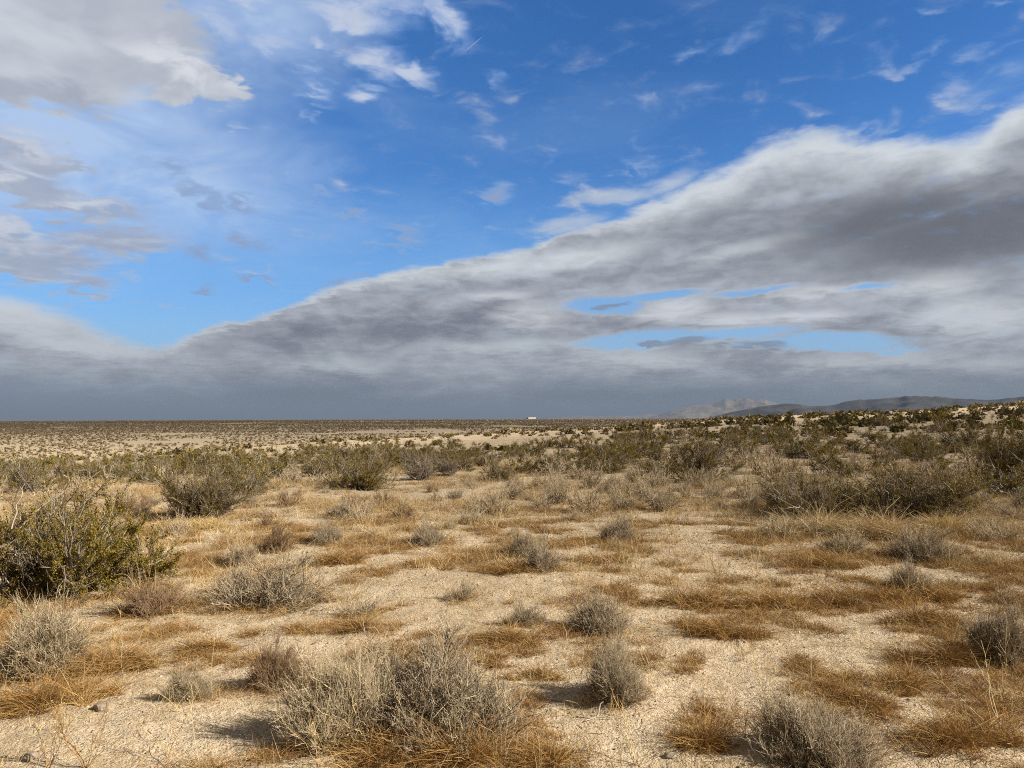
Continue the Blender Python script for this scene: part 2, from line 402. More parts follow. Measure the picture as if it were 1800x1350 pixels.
# ------------------------------------------------------------------ mesh building
class Soup:
    """Collects quads with a colour of their own each; build() links them as one mesh object."""
    def __init__(s): s.v, s.f, s.c, s.n = [], [], [], 0
    def add(s, v, f, c):
        s.v.append(v.reshape(-1, 3)); s.f.append((f + s.n).reshape(-1, 4)); s.c.append(c.reshape(-1, 3)); s.n += len(s.v[-1])
    def strands(s, P, R, C, sides=3):
        """Tapered stems. P (N,K,3) points, R (N,K) radii, C (N,3) colours."""
        N, K, _ = P.shape
        if N == 0: return
        T = np.gradient(P, axis=1)
        T /= np.linalg.norm(T, axis=2, keepdims=True) + 1e-12
        ref = RNG.normal(size=(N, 1, 3)); ref /= np.linalg.norm(ref, axis=2, keepdims=True)
        U = np.cross(T, np.broadcast_to(ref, T.shape)); U /= np.linalg.norm(U, axis=2, keepdims=True) + 1e-9
        V = np.cross(T, U)
        a = np.arange(sides) * 2 * math.pi / sides
        ring = P[:, :, None] + R[:, :, None, None] * (np.cos(a)[:, None] * U[:, :, None] + np.sin(a)[:, None] * V[:, :, None])
        i = np.arange(N * K * sides).reshape(N, K, sides)
        j = np.roll(i, -1, axis=2)
        f = np.stack([i[:, :-1], j[:, :-1], j[:, 1:], i[:, 1:]], axis=-1)
        s.add(ring, f, np.repeat(C, K * sides, axis=0))
    def ribbons(s, P, W, C):
        """Flat blades. W (N,K) half widths."""
        N, K, _ = P.shape
        if N == 0: return
        T = P[:, -1] - P[:, 0]
        side = np.cross(T, RNG.normal(size=(N, 3))); side /= np.linalg.norm(side, axis=1, keepdims=True) + 1e-9
        off = side[:, None] * W[:, :, None]
        v = np.stack([P - off, P + off], axis=2)
        i = np.arange(N * K * 2).reshape(N, K, 2)
        f = np.stack([i[:, :-1, 0], i[:, :-1, 1], i[:, 1:, 1], i[:, 1:, 0]], axis=-1)
        s.add(v, f, np.repeat(C, K * 2, axis=0))
    def leaves(s, P, L, C, wide=0.5):
        """Small diamond leaves at P (N,3), length L (N,)."""
        N = len(P)
        d = RNG.normal(size=(N, 3)); d[:, 2] = np.abs(d[:, 2]) * 0.8; d /= np.linalg.norm(d, axis=1, keepdims=True)
        e = np.cross(d, RNG.normal(size=(N, 3))); e /= np.linalg.norm(e, axis=1, keepdims=True) + 1e-9
        L = L[:, None]
        v = np.stack([P, P + d * L * 0.55 + e * L * wide * 0.5, P + d * L, P + d * L * 0.55 - e * L * wide * 0.5], axis=1)
        s.add(v, np.arange(N * 4).reshape(N, 4), np.repeat(C, 4, axis=0))
    def grains(s, P, R, C):
        """Irregular little stones."""
        N = len(P)
        base = np.array([[x, y, z] for z in (-1, 1) for y in (-1, 1) for x in (-1, 1)], float) * 0.6
        v = base[None] * (1 + RNG.uniform(-.35, .35, (N, 8, 3))) * R[:, None, None] * RNG.uniform(.6, 1.2, (N, 1, 3)) * np.array([1, 1, .7])
        a = RNG.uniform(0, 6.3, N); c, q = np.cos(a)[:, None], np.sin(a)[:, None]
        v = np.stack([v[..., 0] * c - v[..., 1] * q, v[..., 0] * q + v[..., 1] * c, v[..., 2]], -1) + P[:, None]
        q = np.array([[0, 2, 3, 1], [4, 5, 7, 6], [0, 1, 5, 4], [2, 6, 7, 3], [0, 4, 6, 2], [1, 3, 7, 5]])
        s.add(v, (np.arange(N)[:, None, None] * 8 + q[None]), np.repeat(C, 8, axis=0))
    def mesh(s, name, mat):
        v, f, c = np.concatenate(s.v), np.concatenate(s.f), np.concatenate(s.c)
        me = bpy.data.meshes.new(name)
        me.vertices.add(len(v)); me.vertices.foreach_set('co', v.astype(np.float32).ravel())
        me.loops.add(len(f) * 4); me.loops.foreach_set('vertex_index', f.astype(np.int32).ravel())
        me.polygons.add(len(f)); me.polygons.foreach_set('loop_start', np.arange(0, len(f) * 4, 4, dtype=np.int32))
        at_ = me.attributes.new('tint', 'FLOAT_COLOR', 'POINT')
        at_.data.foreach_set('color', np.concatenate([c, np.ones((len(c), 1))], 1).astype(np.float32).ravel())
        me.materials.append(mat)
        me.update(calc_edges=True)
        return me
    def build(s, name, mat, parent=None): return link(name, s.mesh(name, mat), parent)

def link(name, data, parent=None):
    o = bpy.data.objects.new(name, data)
    COL.objects.link(o)
    if parent is not None: o.parent = parent
    return o
def tag(o, label=None, cat=None, group=None, kind=None):
    for k, v in (('label', label), ('category', cat), ('group', group), ('kind', kind)):
        if v: o[k] = v
    return o

# ------------------------------------------------------------------ materials
def new_mat(name):
    m = bpy.data.materials.new(name); m.use_nodes = True
    S.nt = m.node_tree
    b = m.node_tree.nodes['Principled BSDF']
    b.inputs['Roughness'].default_value = 0.9
    b.inputs['Specular IOR Level'].default_value = 0.15
    return m, b
def tint_mat(name, rough=0.85, through=0.0):
    """Colour from the mesh's own twig-by-twig colours, with a little mottling along each."""
    m, b = new_mat(name)
    a = m.node_tree.nodes.new('ShaderNodeAttribute'); a.attribute_name = 'tint'
    g = m.node_tree.nodes.new('ShaderNodeTexCoord')
    n = noise(S(g.outputs['Object']), 45.0, 3, 0.6)
    n.s.node.noise_dimensions = '3D'
    mul = m.node_tree.nodes.new('ShaderNodeVectorMath'); mul.operation = 'SCALE'
    m.node_tree.links.new(a.outputs['Color'], mul.inputs[0])
    S.plug(mul.inputs['Scale'], linear(n, 0.25, 0.75, 0.72, 1.28))
    m.node_tree.links.new(mul.outputs[0], b.inputs['Base Color'])
    b.inputs['Roughness'].default_value = rough
    if through:
        t = m.node_tree.nodes.new('ShaderNodeBsdfTranslucent')
        mix = m.node_tree.nodes.new('ShaderNodeMixShader'); mix.inputs[0].default_value = through
        m.node_tree.links.new(mul.outputs[0], t.inputs['Color'])
        m.node_tree.links.new(b.outputs[0], mix.inputs[1]); m.node_tree.links.new(t.outputs[0], mix.inputs[2])
        o = [k for k in m.node_tree.nodes if k.type == 'OUTPUT_MATERIAL'][0]
        m.node_tree.links.new(mix.outputs[0], o.inputs['Surface'])
    return m
M_WOOD = tint_mat('weathered_wood')
M_TWIG = tint_mat('dry_twig', 0.8, 0.06)
M_LEAF = tint_mat('creosote_leaf', 0.55, 0.25)
M_GRASS = tint_mat('dry_grass', 0.8, 0.10)
M_STONE = tint_mat('stone', 0.9)

def ground_material():
    m, b = new_mat('desert_sand')
    g = m.node_tree.nodes.new('ShaderNodeNewGeometry')
    p = S(g.outputs['Position'])
    big, mid, small, grit = noise(p, 0.35, 5, 0.6), noise(p, 2.2, 5, 0.62), noise(p, 14, 5, 0.65), noise(p, 90, 3, 0.7)
    c = mixc(smooth(mid + (small - 0.5) * 0.7, 0.40, 0.66), (0.575, 0.475, 0.35), (0.43, 0.335, 0.215))
    c = mixc(smooth(big + (mid - 0.5) * 0.5, 0.47, 0.66) * 0.5, c, (0.42, 0.325, 0.21))
    c = mixc(smooth(small + (grit - 0.5) * 0.8, 0.60, 0.75) * 0.5, c, (0.64, 0.55, 0.41))
    c = mixc(smooth(small * 0.6 + mid * 0.4 + (grit - 0.5) * 0.5, 0.42, 0.30) * 0.55, c, (0.27, 0.20, 0.125))
    vo = m.node_tree.nodes.new('ShaderNodeTexVoronoi'); vo.inputs['Scale'].default_value = 75
    S.plug(vo.inputs['Vector'], p)
    sepc = m.node_tree.nodes.new('ShaderNodeSeparateColor'); m.node_tree.links.new(vo.outputs['Color'], sepc.inputs[0])
    r1, r2 = S(sepc.outputs[0]), S(sepc.outputs[1])
    peb = smooth(S(vo.outputs['Distance']), 0.42, 0.30)
    c = mixc(peb * smooth(r1, 0.66, 0.72) * 0.8, c, (0.15, 0.105, 0.065))
    c = mixc(peb * smooth(r2, 0.80, 0.84) * 0.7, c, (0.62, 0.54, 0.42))
    m.node_tree.links.new(c.s, b.inputs['Base Color'])
    bump = m.node_tree.nodes.new('ShaderNodeBump'); bump.inputs['Strength'].default_value = 0.9; bump.inputs['Distance'].default_value = 0.02
    S.plug(bump.inputs['Height'], small * 0.9 + noise(p, 42, 3, 0.6) * 0.7 + grit * 0.4 + peb * r1 * 0.4)
    m.node_tree.links.new(bump.outputs[0], b.inputs['Normal'])
    b.inputs['Roughness'].default_value = 0.95
    return m
M_SAND = ground_material()

# ================================================================== the land
def grid_mesh(name, X, Y, Z, mat):
    n, k = X.shape
    me = bpy.data.meshes.new(name)
    v = np.stack([X, Y, Z], -1).reshape(-1, 3)
    i = np.arange(n * k).reshape(n, k)
    f = np.stack([i[:-1, :-1], i[:-1, 1:], i[1:, 1:], i[1:, :-1]], -1).reshape(-1, 4)[:, ::-1]
    me.vertices.add(len(v)); me.vertices.foreach_set('co', v.astype(np.float32).ravel())
    me.loops.add(len(f) * 4); me.loops.foreach_set('vertex_index', f.astype(np.int32).ravel())
    me.polygons.add(len(f)); me.polygons.foreach_set('loop_start', np.arange(0, len(f) * 4, 4, dtype=np.int32))
    me.polygons.foreach_set('use_smooth', np.ones(len(f), dtype=bool))
    me.materials.append(mat); me.update(calc_edges=True)
    return link(name, me)

ang = np.radians(np.concatenate([np.arange(-180, -46, 4), np.arange(-46, 46, 0.15), np.arange(46, 181, 4)]))
ang[-1] = math.radians(180)
rad = np.concatenate([[0.02], np.exp(np.arange(math.log(0.4), math.log(2.2), 0.06)), np.exp(np.arange(math.log(2.2), math.log(22), 0.0075)),
                      np.exp(np.arange(math.log(22), math.log(320), 0.014)), np.exp(np.arange(math.log(320), math.log(45000), 0.035))])
AA, RR = np.meshgrid(ang, rad)
gx, gy = RR * np.sin(AA), RR * np.cos(AA)
tag(grid_mesh('ground', gx, gy, ground_z(gx, gy), M_SAND), kind='structure')

# ------------------------------------------------------------------ far ranges
def range_mesh(name, dist, depth, points, mat, seed, rough):
    """A mountain range as real relief: skyline heights from azimuth, foothills in front, falling away behind."""
    xs = np.array([p[0] for p in points], float); ys = np.array([p[1] for p in points], float)
    a = np.linspace(xs[0], xs[-1], 260)
    kern = np.hanning(13); kern /= kern.sum()
    fine = np.interp(np.linspace(xs[0], xs[-1], 400), xs, ys)
    ys_s = np.interp(np.linspace(xs[0], xs[-1], 400), np.linspace(xs[0], xs[-1], 400), np.convolve(np.pad(fine, 6, 'edge'), kern, 'valid'))
    xs = np.linspace(xs[0], xs[-1], 400)
    t = np.linspace(-1, 1, 60)
    A, T = np.meshgrid(a, t)
    az_ = np.arctan((A - 900) / FOC)
    rr = dist * (1 + 0.02 * fbm(A / 60, A * 0, 3, seed)) + T * depth
    x, y = rr * np.sin(az_), rr * np.cos(az_)
    crest = EYE + (740 - np.interp(A, xs, ys_s)) / FOC * dist / np.cos(az_) * np.cos(az_)
    prof = np.clip(1 - np.abs(T) ** 1.15, 0, 1)
    spur = 1 - rough * np.abs(fbm(x / (depth * 0.42), y / (depth * 0.42), 4, seed + 3)) * 1.6 * np.abs(T) ** 0.6
    z = -16 + (crest + 16) * prof * np.clip(spur, 0.1, 1.2) * (1 + 0.03 * fbm(A / 9, T * 6, 3, seed + 8))
    return tag(grid_mesh(name, x, y, z, mat), kind='structure')
def rock_mat(name, c0, c1):
    m, b = new_mat(name)
    g = m.node_tree.nodes.new('ShaderNodeNewGeometry')
    n = noise(S(g.outputs['Position']), 0.006, 6, 0.6)
    m.node_tree.links.new(mixc(smooth(n, 0.35, 0.65), c0, c1).s, b.inputs['Base Color'])
    return m
M_SHADED_HILL = rock_mat('shaded_hill_rock', (0.030, 0.034, 0.042), (0.058, 0.058, 0.062))  # cloud shade over these hills is put into the rock colour
M_PALE_HILL = rock_mat('pale_mountain_rock', (0.15, 0.125, 0.105), (0.24, 0.20, 0.165))
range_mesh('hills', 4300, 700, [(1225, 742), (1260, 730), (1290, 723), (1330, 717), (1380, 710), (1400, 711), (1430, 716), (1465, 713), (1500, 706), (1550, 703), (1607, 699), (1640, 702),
           (1680, 706), (1740, 708), (1800, 703), (1900, 698), (2100, 705), (2300, 740)], M_SHADED_HILL, 41, 0.45)
range_mesh('low_hills', 3400, 320, [(1330, 742), (1380, 726), (1402, 717), (1430, 725), (1480, 728), (1550, 722), (1600, 716), (1660, 720), (1740, 716), (1800, 712), (2000, 714), (2200, 742)], M_SHADED_HILL, 47, 0.4)
range_mesh('mountain', 14000, 1900, [(1120, 742), (1150, 731), (1185, 721), (1220, 713), (1250, 709), (1268, 704), (1276, 700), (1288, 704), (1300, 703), (1312, 700), (1326, 704), (1345, 704), (1362, 709),
           (1400, 716), (1440, 726), (1490, 742)], M_PALE_HILL, 53, 0.7)
range_mesh('far_hills', 16000, 1300, [(930, 742), (960, 736), (985, 733), (1020, 730), (1050, 732), (1080, 730), (1110, 731), (1140, 728), (1180, 730), (1230, 742)], M_PALE_HILL, 59, 0.5)

# ------------------------------------------------------------------ the dusty air
hz = bpy.data.materials.new('dusty_air'); hz.use_nodes = True
hz.node_tree.nodes.clear()
pv = hz.node_tree.nodes.new('ShaderNodeVolumePrincipled')
pv.inputs['Color'].default_value = (0.22, 0.295, 0.44, 1)
pv.inputs['Density'].default_value = 0.00008
ho = hz.node_tree.nodes.new('ShaderNodeOutputMaterial')
hz.node_tree.links.new(pv.outputs[0], ho.inputs['Volume'])
hm = bpy.data.meshes.new('haze')
hv = [(x, y, z) for z in (-215, 475) for y in (-46000, 46000) for x in (-46000, 46000)]
hm.from_pydata(hv, [], [(0, 2, 3, 1), (4, 5, 7, 6), (0, 1, 5, 4), (2, 6, 7, 3), (0, 4, 6, 2), (1, 3, 7, 5)])
hm.materials.append(hz)
tag(link('haze', hm), kind='stuff')

# ------------------------------------------------------------------ clouds overhead, outside the picture, whose shade lies on the land
def cloud(gx_, gy_, rx, ry, thick, alt, density, seed):
    k = alt / SUN_DIR.z
    cx, cy = gx_ + SUN_DIR.x * k, gy_ + SUN_DIR.y * k
    n, m = 64, 33
    u, w = np.meshgrid(np.linspace(0, 2 * math.pi, n, endpoint=False), np.linspace(-1, 1, m))
    c = np.sqrt(np.clip(1 - w ** 2, 0, 1))
    lump = 1 + 0.30 * fbm(np.cos(u) * c * 2.3 + seed, np.sin(u) * c * 2.3 + w * 1.7, 4, seed)
    v = np.stack([cx + np.cos(u) * c * rx * lump, cy + np.sin(u) * c * ry * lump, alt + w * thick * lump], -1).reshape(-1, 3)
    i = np.arange(n * m).reshape(m, n); j = np.roll(i, -1, 1)
    f = np.stack([i[:-1], j[:-1], j[1:], i[1:]], -1).reshape(-1, 4)
    me = bpy.data.meshes.new('cloud'); me.from_pydata(v.tolist(), [], f.tolist())
    mt = bpy.data.materials.new('cloud_vapour'); mt.use_nodes = True; mt.node_tree.nodes.clear()
    q = mt.node_tree.nodes.new('ShaderNodeVolumePrincipled'); q.inputs['Color'].default_value = (0.9, 0.9, 0.9, 1); q.inputs['Density'].default_value = density
    o_ = mt.node_tree.nodes.new('ShaderNodeOutputMaterial'); mt.node_tree.links.new(q.outputs[0], o_.inputs['Volume'])
    me.materials.append(mt)
    return tag(link('cloud', me), kind='stuff')
cloud(60, 48, 58, 82, 16, 520, 0.018, 3)
cloud(-350, 760, 950, 560, 45, 2500, 0.0062, 5)


# ================================================================== plants
def unit(v): return v / (np.linalg.norm(v, axis=-1, keepdims=True) + 1e-12)
def palette(n, cols, spread=0.18):
    """n colours drawn from a list of real-world albedos, each a little lighter or darker than the last."""
    c = np.array(cols)[RNG.integers(0, len(cols), n)]
    return np.clip(c * (1 + RNG.uniform(-spread, spread, (n, 1))) * (1 + RNG.uniform(-.05, .05, (n, 3))), 0.005, 0.9)
def wiggle(N, K, amp):
    w = np.cumsum(RNG.normal(size=(N, K, 3)), axis=1) * amp
    w[:, 0] = 0
    return w
def branch_off(P, n, tlo, thi, length, spread, up, K, wig, bias=None):
    """n side shoots leaving the stems P: (points, parent index, t)."""
    N, K0, _ = P.shape
    w = None
    if bias is not None: w = bias / bias.sum()
    i = RNG.choice(N, n, p=w)
    t = RNG.uniform(tlo, thi, n) * (K0 - 1)
    k = np.minimum(t.astype(int), K0 - 2); fr = (t - k)[:, None]
    p0 = P[i, k] * (1 - fr) + P[i, k + 1] * fr
    tan = unit(P[i, k + 1] - P[i, k])
    d = unit(tan + RNG.normal(size=(n, 3)) * spread + np.array([0, 0, up]))
    L = length * RNG.uniform(0.5, 1.3, n)
    s = np.linspace(0, 1, K)[None, :, None]
    bend = unit(RNG.normal(size=(n, 3)) * 0.6 + np.array([0, 0, up]))
    Q = p0[:, None] + d[:, None] * L[:, None, None] * s + bend[:, None] * (L[:, None, None] * 0.22) * s ** 2 + wiggle(n, K, wig) * L[:, None, None]
    Q[:, :, 2] = np.maximum(Q[:, :, 2], 0.004)
    return Q, i, t / (K0 - 1)
def mains(n, w, h, lo, hi, K, wig, r0, arch=0.25, len_lo=0.6):
    """Stems rising from one root crown and ending on a rough dome of width w and height h."""
    az_ = RNG.uniform(0, 2 * math.pi, n)
    po = np.radians(lo + (hi - lo) * np.sqrt(RNG.uniform(0, 1, n)))
    d = np.stack([np.sin(po) * np.cos(az_), np.sin(po) * np.sin(az_), np.cos(po)], -1)
    L = 1 / np.sqrt((d[:, 0] / (w / 2)) ** 2 + (d[:, 1] / (w / 2)) ** 2 + (d[:, 2] / h) ** 2)
    lobes = 0.80 + 0.32 * np.sin(az_ * 2 + RNG.uniform(0, 6)) + 0.12 * np.sin(az_ * 5 + RNG.uniform(0, 6))
    L = L * RNG.uniform(len_lo, 1.0, n) * np.clip(lobes, 0.6, 1.15)
    base = np.concatenate([RNG.normal(size=(n, 2)) * r0, np.full((n, 1), -0.02)], 1)
    s = np.linspace(0, 1, K)[None, :, None]
    P = base[:, None] + d[:, None] * L[:, None, None] * s
    P[:, :, 2] += (arch * L[:, None] * (s[..., 0] ** 2 - s[..., 0]) * np.sin(po)[:, None])
    P += wiggle(n, K, wig) * L[:, None, None]
    P[:, 1:, 2] = np.maximum(P[:, 1:, 2], 0.012)
    return P
def taper(N, K, r0, r1): return np.linspace(r0, r1, K)[None] * RNG.uniform(0.7, 1.25, (N, 1))

GREY = [(0.37, 0.315, 0.245), (0.29, 0.24, 0.185), (0.45, 0.385, 0.29), (0.23, 0.185, 0.14)]
STRAW = [(0.56, 0.47, 0.32), (0.48, 0.39, 0.25), (0.62, 0.53, 0.38), (0.40, 0.32, 0.21)]
RUST = [(0.27, 0.15, 0.05), (0.35, 0.205, 0.07), (0.19, 0.10, 0.035), (0.40, 0.26, 0.11)]
GOLD = [(0.60, 0.46, 0.23), (0.52, 0.38, 0.17), (0.66, 0.53, 0.30), (0.46, 0.31, 0.13)]
BROWN = [(0.25, 0.17, 0.11), (0.20, 0.135, 0.09), (0.30, 0.215, 0.145)]
BARK = [(0.27, 0.245, 0.215), (0.20, 0.175, 0.15), (0.36, 0.33, 0.29), (0.155, 0.13, 0.11)]
OLIVE = [(0.195, 0.145, 0.02), (0.145, 0.112, 0.02), (0.245, 0.183, 0.025), (0.115, 0.093, 0.02), (0.31, 0.23, 0.035)]

def fit(a, b, h, across=True):
    """Bring a plant's two soups to one unit across and h tall."""
    lean = RNG.normal(size=2) * 0.16; wave = RNG.uniform(0, 6.3)
    if across:
        for q in a.v + b.v:
            q[:, :2] += lean * np.maximum(q[:, 2:3], 0)                     # wind-leant, one side taller
            q[:, 2] *= 1 + 0.22 * np.tanh((q[:, 0] * math.cos(wave) + q[:, 1] * math.sin(wave)) * 3)
    v = np.concatenate(a.v + b.v)
    kz = h / np.quantile(v[:, 2], 0.999)
    kr = 0.5 / np.quantile(np.hypot(v[:, 0], v[:, 1]), 0.985) if across else 1.0
    for s in (a, b): s.v = [q * np.array([kr, kr, kz]) for q in s.v]

def shrub_meshes(level, kind, h=0.62):
    """A dry twiggy dome one unit wide: woody stems, and the fine pale twigs that make its outline."""
    n = {3: (120, 2000, 16000), 2: (64, 800, 5200), 1: (22, 170, 900), 0: (12, 60, 260)}[level]
    thick = {3: 1.0, 2: 1.15, 1: 1.7, 0: 3.0}[level]
    fair = STRAW[:3] + [(0.66, 0.57, 0.42)]
    wood, twig = {'grey': (BROWN + GREY, GREY + STRAW[:2]), 'pale': (GREY, STRAW + GREY[2:3]), 'straw': (BROWN + STRAW[3:], fair), 'brown': (BROWN, BROWN + RUST[:2] + GREY[1:2])}[kind]
    P = mains(n[0], 0.92, h * 0.95, 3, 86, 6, 0.025, 0.035)
    a = Soup(); a.strands(P, taper(n[0], 6, 0.0065, 0.0026) * thick, palette(n[0], wood))
    Q, _, t = branch_off(P, n[1], 0.25, 0.95, 0.20, 0.45, 0.30, 4, 0.05)
    a.strands(Q, taper(n[1], 4, 0.0032, 0.0017) * thick, palette(n[1], wood + twig[:1]))
    b = Soup()
    R, _, _ = branch_off(Q, n[2], 0.2, 1.0, 0.085, 0.75, 0.35, 3, 0.10)
    b.strands(R, taper(n[2], 3, 0.0016, 0.0008) * thick, palette(n[2], twig, 0.25))
    fit(a, b, 0.6)
    return a.mesh('stems', M_WOOD), b.mesh('twigs', M_TWIG)

def creosote_meshes(level, h=0.56, leafy=1.0, lo=8, hi=78, custom=None):
    """A creosote bush one unit wide: grey crooked stems fanning from the root, and sprays of tiny olive leaves."""
    n = {3: (42, 420, 3000, 60000), 2: (28, 230, 1300, 17000), 1: (18, 110, 520, 7000), 0: (12, 50, 200, 2600)}[level]
    ls = {3: 0.0075, 2: 0.0115, 1: 0.017, 0: 0.025}[level]
    thick = {3: 1.0, 2: 1.15, 1: 1.6, 0: 2.6}[level]
    P = mains(n[0], 0.95, h, lo, hi, 8, 0.035, 0.05, arch=0.3, len_lo=0.5)
    if custom is not None: P = np.concatenate([P, custom])
    a = Soup(); a.strands(P, taper(len(P), 8, 0.0085, 0.0030) * thick, palette(len(P), BARK))
    Q, qi, qt = branch_off(P, n[1], 0.25, 1.0, 0.20, 0.5, 0.35, 5, 0.06)
    a.strands(Q, taper(len(Q), 5, 0.0040, 0.0018) * thick, palette(len(Q), BARK))
    leafiness = RNG.uniform(0, 1, len(Q)) ** 2.2 * np.clip(qt * 1.5 - 0.3, 0.02, 1)
    R, ri, _ = branch_off(Q, n[2], 0.2, 1.0, 0.085, 0.7, 0.4, 3, 0.08)
    a.strands(R, taper(len(R), 3, 0.0019, 0.0010) * thick, palette(len(R), BARK + BROWN))
    m = int(n[3] * leafy)
    w = leafiness[ri] + 1e-4
    k = RNG.choice(len(R), m, p=w / w.sum())
    t = RNG.uniform(0.15, 1.0, m)[:, None]
    p = R[k, 0] * (1 - t) + R[k, 2] * t + RNG.normal(size=(m, 3)) * ls * 0.75
    p[:, 2] = np.maximum(p[:, 2], 0.02)
    b = Soup(); b.leaves(p, ls * RNG.uniform(0.7, 1.35, m), palette(m, OLIVE, 0.25), 0.6)
    fit(a, b, 0.54, custom is None)
    return a.mesh('stems', M_WOOD), b.mesh('foliage', M_LEAF)

def plant(name, meshes, parts, loc, width, rot, squash=1.0, label=None, cat=None, group=None):
    """An Empty at the root carrying the plant's parts (which share mesh data with the others of their kind)."""
    e = bpy.data.objects.new(name, None)
    COL.objects.link(e)
    e.empty_display_size = 0.1
    e.location = loc; e.scale = (width, width, width * squash)
    e.rotation_euler = (RNG.uniform(-.05, .05), RNG.uniform(-.05, .05), rot)
    for p, me in zip(parts, meshes): link(p, me, e)
    return tag(e, label, cat, group)

SHRUB, CREO = {}, {}
for lv, cnt in ((2, 3), (1, 4), (0, 4)):
    for kd in ('grey', 'pale', 'straw', 'brown'):
        c = cnt if kd != 'brown' else max(1, cnt - 1)
        SHRUB[lv, kd] = [shrub_meshes(lv, kd, RNG.uniform(0.52, 0.72)) for _ in range(c)]
for lv, cnt in ((2, 4), (1, 5), (0, 5)):
    CREO[lv] = [creosote_meshes(lv, RNG.uniform(0.46, 0.60), RNG.uniform(0.8, 1.1)) for _ in range(cnt)]
CREO_BARE = [creosote_meshes(2, 0.55, 0.06, 4, 60) for _ in range(2)]

taken = []                                                  # (x, y, radius) of every bush placed by hand
def shrub(kind, px, py, w, h, label, level=None):
    p, r = at(px, py)
    width, hh = w / FOC * r, h / FOC * r
    lv = level if level is not None else (3 if r < 4.6 else 2 if r < 10 else 1)
    me = shrub_meshes(3, kind, 0.62) if lv == 3 else SHRUB[lv, kind][RNG.integers(len(SHRUB[lv, kind]))]
    p[1] += width * 0.25; p[2] = ground_z(p[0], p[1]) - 0.01
    taken.append((p[0], p[1], width * 0.5))
    return plant('dry_shrub', me, ('stems', 'twigs'), p, width, RNG.uniform(0, 6.3), np.clip(hh / (width * 0.60), 0.5, 2.2), label, 'shrub', 'dry leafless shrubs on the sand')
def creosote(px, py, w, h, label, meshes=None, rot=None):
    p, r = at(px, py)
    width, hh = w / FOC * r, h / FOC * r
    me = meshes or CREO[2 if r < 26 else 1][RNG.integers(4)]
    p[1] += width * 0.22; p[2] = ground_z(p[0], p[1]) - 0.01
    taken.append((p[0], p[1], width * 0.5))
    return plant('creosote_bush', me, ('stems', 'foliage'), p, width, RNG.uniform(0, 6.3) if rot is None else rot, np.clip(hh / (width * 0.54), 0.5, 2.0), label, 'bush', 'creosote bushes')

# --- the bushes one can point to
low = mains(16, 0.95, 0.30, 72, 88, 8, 0.03, 0.05, 0.15, 0.6)          # long low branches sprawling towards the right
turn = RNG.uniform(-0.75, 0.5, 16); ln = np.linalg.norm(low[:, -1, :2], axis=1)
a_ = np.arctan2(low[:, -1, 1], low[:, -1, 0])
for i in range(16):
    c_, s_ = math.cos(turn[i] - a_[i]), math.sin(turn[i] - a_[i])
    low[i, :, :2] = low[i, :, :2] @ np.array([[c_, s_], [-s_, c_]])
big = creosote_meshes(3, 0.52, 1.7, 20, 84, low)
sprawl = creosote(22, 1052, 320, 165, 'large olive creosote bush at the picture edge with sprawling grey branches', big, 0.0)
def lift(points, dist):
    return np.array([[c for c in (Vector((0, 0, EYE)) + pix_dir(x, y) * dist)] for x, y in points])
sticks = np.stack([lift([(62, 900), (78, 886), (98, 874), (116, 862), (124, 848), (132, 838), (139, 828), (150, 825)], 7.5), lift([(66, 898), (82, 884), (100, 872), (118, 860), (134, 852), (150, 845), (163, 838), (176, 828)], 7.6),
                   lift([(20, 930), (24, 915), (30, 900), (28, 888), (36, 876), (40, 866), (38, 858), (44, 850)], 7.3)])
inv_ = np.array(sprawl.matrix_basis.inverted())
dead = Soup(); dead.strands(sticks @ inv_[:3, :3].T + inv_[:3, 3], taper(3, 8, 0.0050, 0.0022) / 1.5, palette(3, [(0.34, 0.30, 0.25)]), 5)
tag(dead.build('dead_branches', M_WOOD, sprawl), 'bleached bare branches poking out of the leaves')
creosote(335, 916, 180, 112, 'tall grey stemmed creosote bush standing alone before the green band', creosote_meshes(3, 0.60, 0.75, 4, 72))
creosote(430, 872, 130, 62, 'olive creosote bush just behind the lone tall grey stemmed one')
creosote(628, 862, 130, 82, 'brown olive creosote bush with pale dead sticks at its side')
creosote(738, 846, 90, 66, 'almost leafless grey creosote bush of upright stems in front of the green band', CREO_BARE[0])
creosote(790, 838, 80, 50, 'almost leafless low grey bush beside the upright bare one', CREO_BARE[1])
creosote(880, 846, 70, 40, 'small dark olive creosote bush between pale grass and the bare grey bushes')
creosote(1232, 848, 150, 92, 'dense olive creosote bush with grey base beside a yellow grass patch')
creosote(1430, 912, 210, 92, 'wide dark creosote bush on the left of the overlapping pair behind straw grass', creosote_meshes(3, 0.52, 0.7, 14, 84))
creosote(1605, 916, 250, 92, 'wide dark creosote bush on the right of the overlapping pair behind straw grass', creosote_meshes(3, 0.48, 0.9, 14, 84))
creosote(45, 870, 110, 66, 'olive creosote bush rising just behind the large sprawling one')
creosote(1790, 850, 130, 105, 'tall dark creosote bush cut by the right edge of the picture')
creosote(1060, 812, 120, 66, 'olive creosote bush with grey stems at the right end of the green band')
creosote(1145, 800, 110, 56, 'broad creosote bush below the sandy bank beside the grey stemmed one')
creosote(1700, 792, 100, 60, 'dark domed creosote bush on the right slope below the far hills')
creosote(1640, 806, 90, 52, 'dark creosote bush next to the domed one on the right slope')

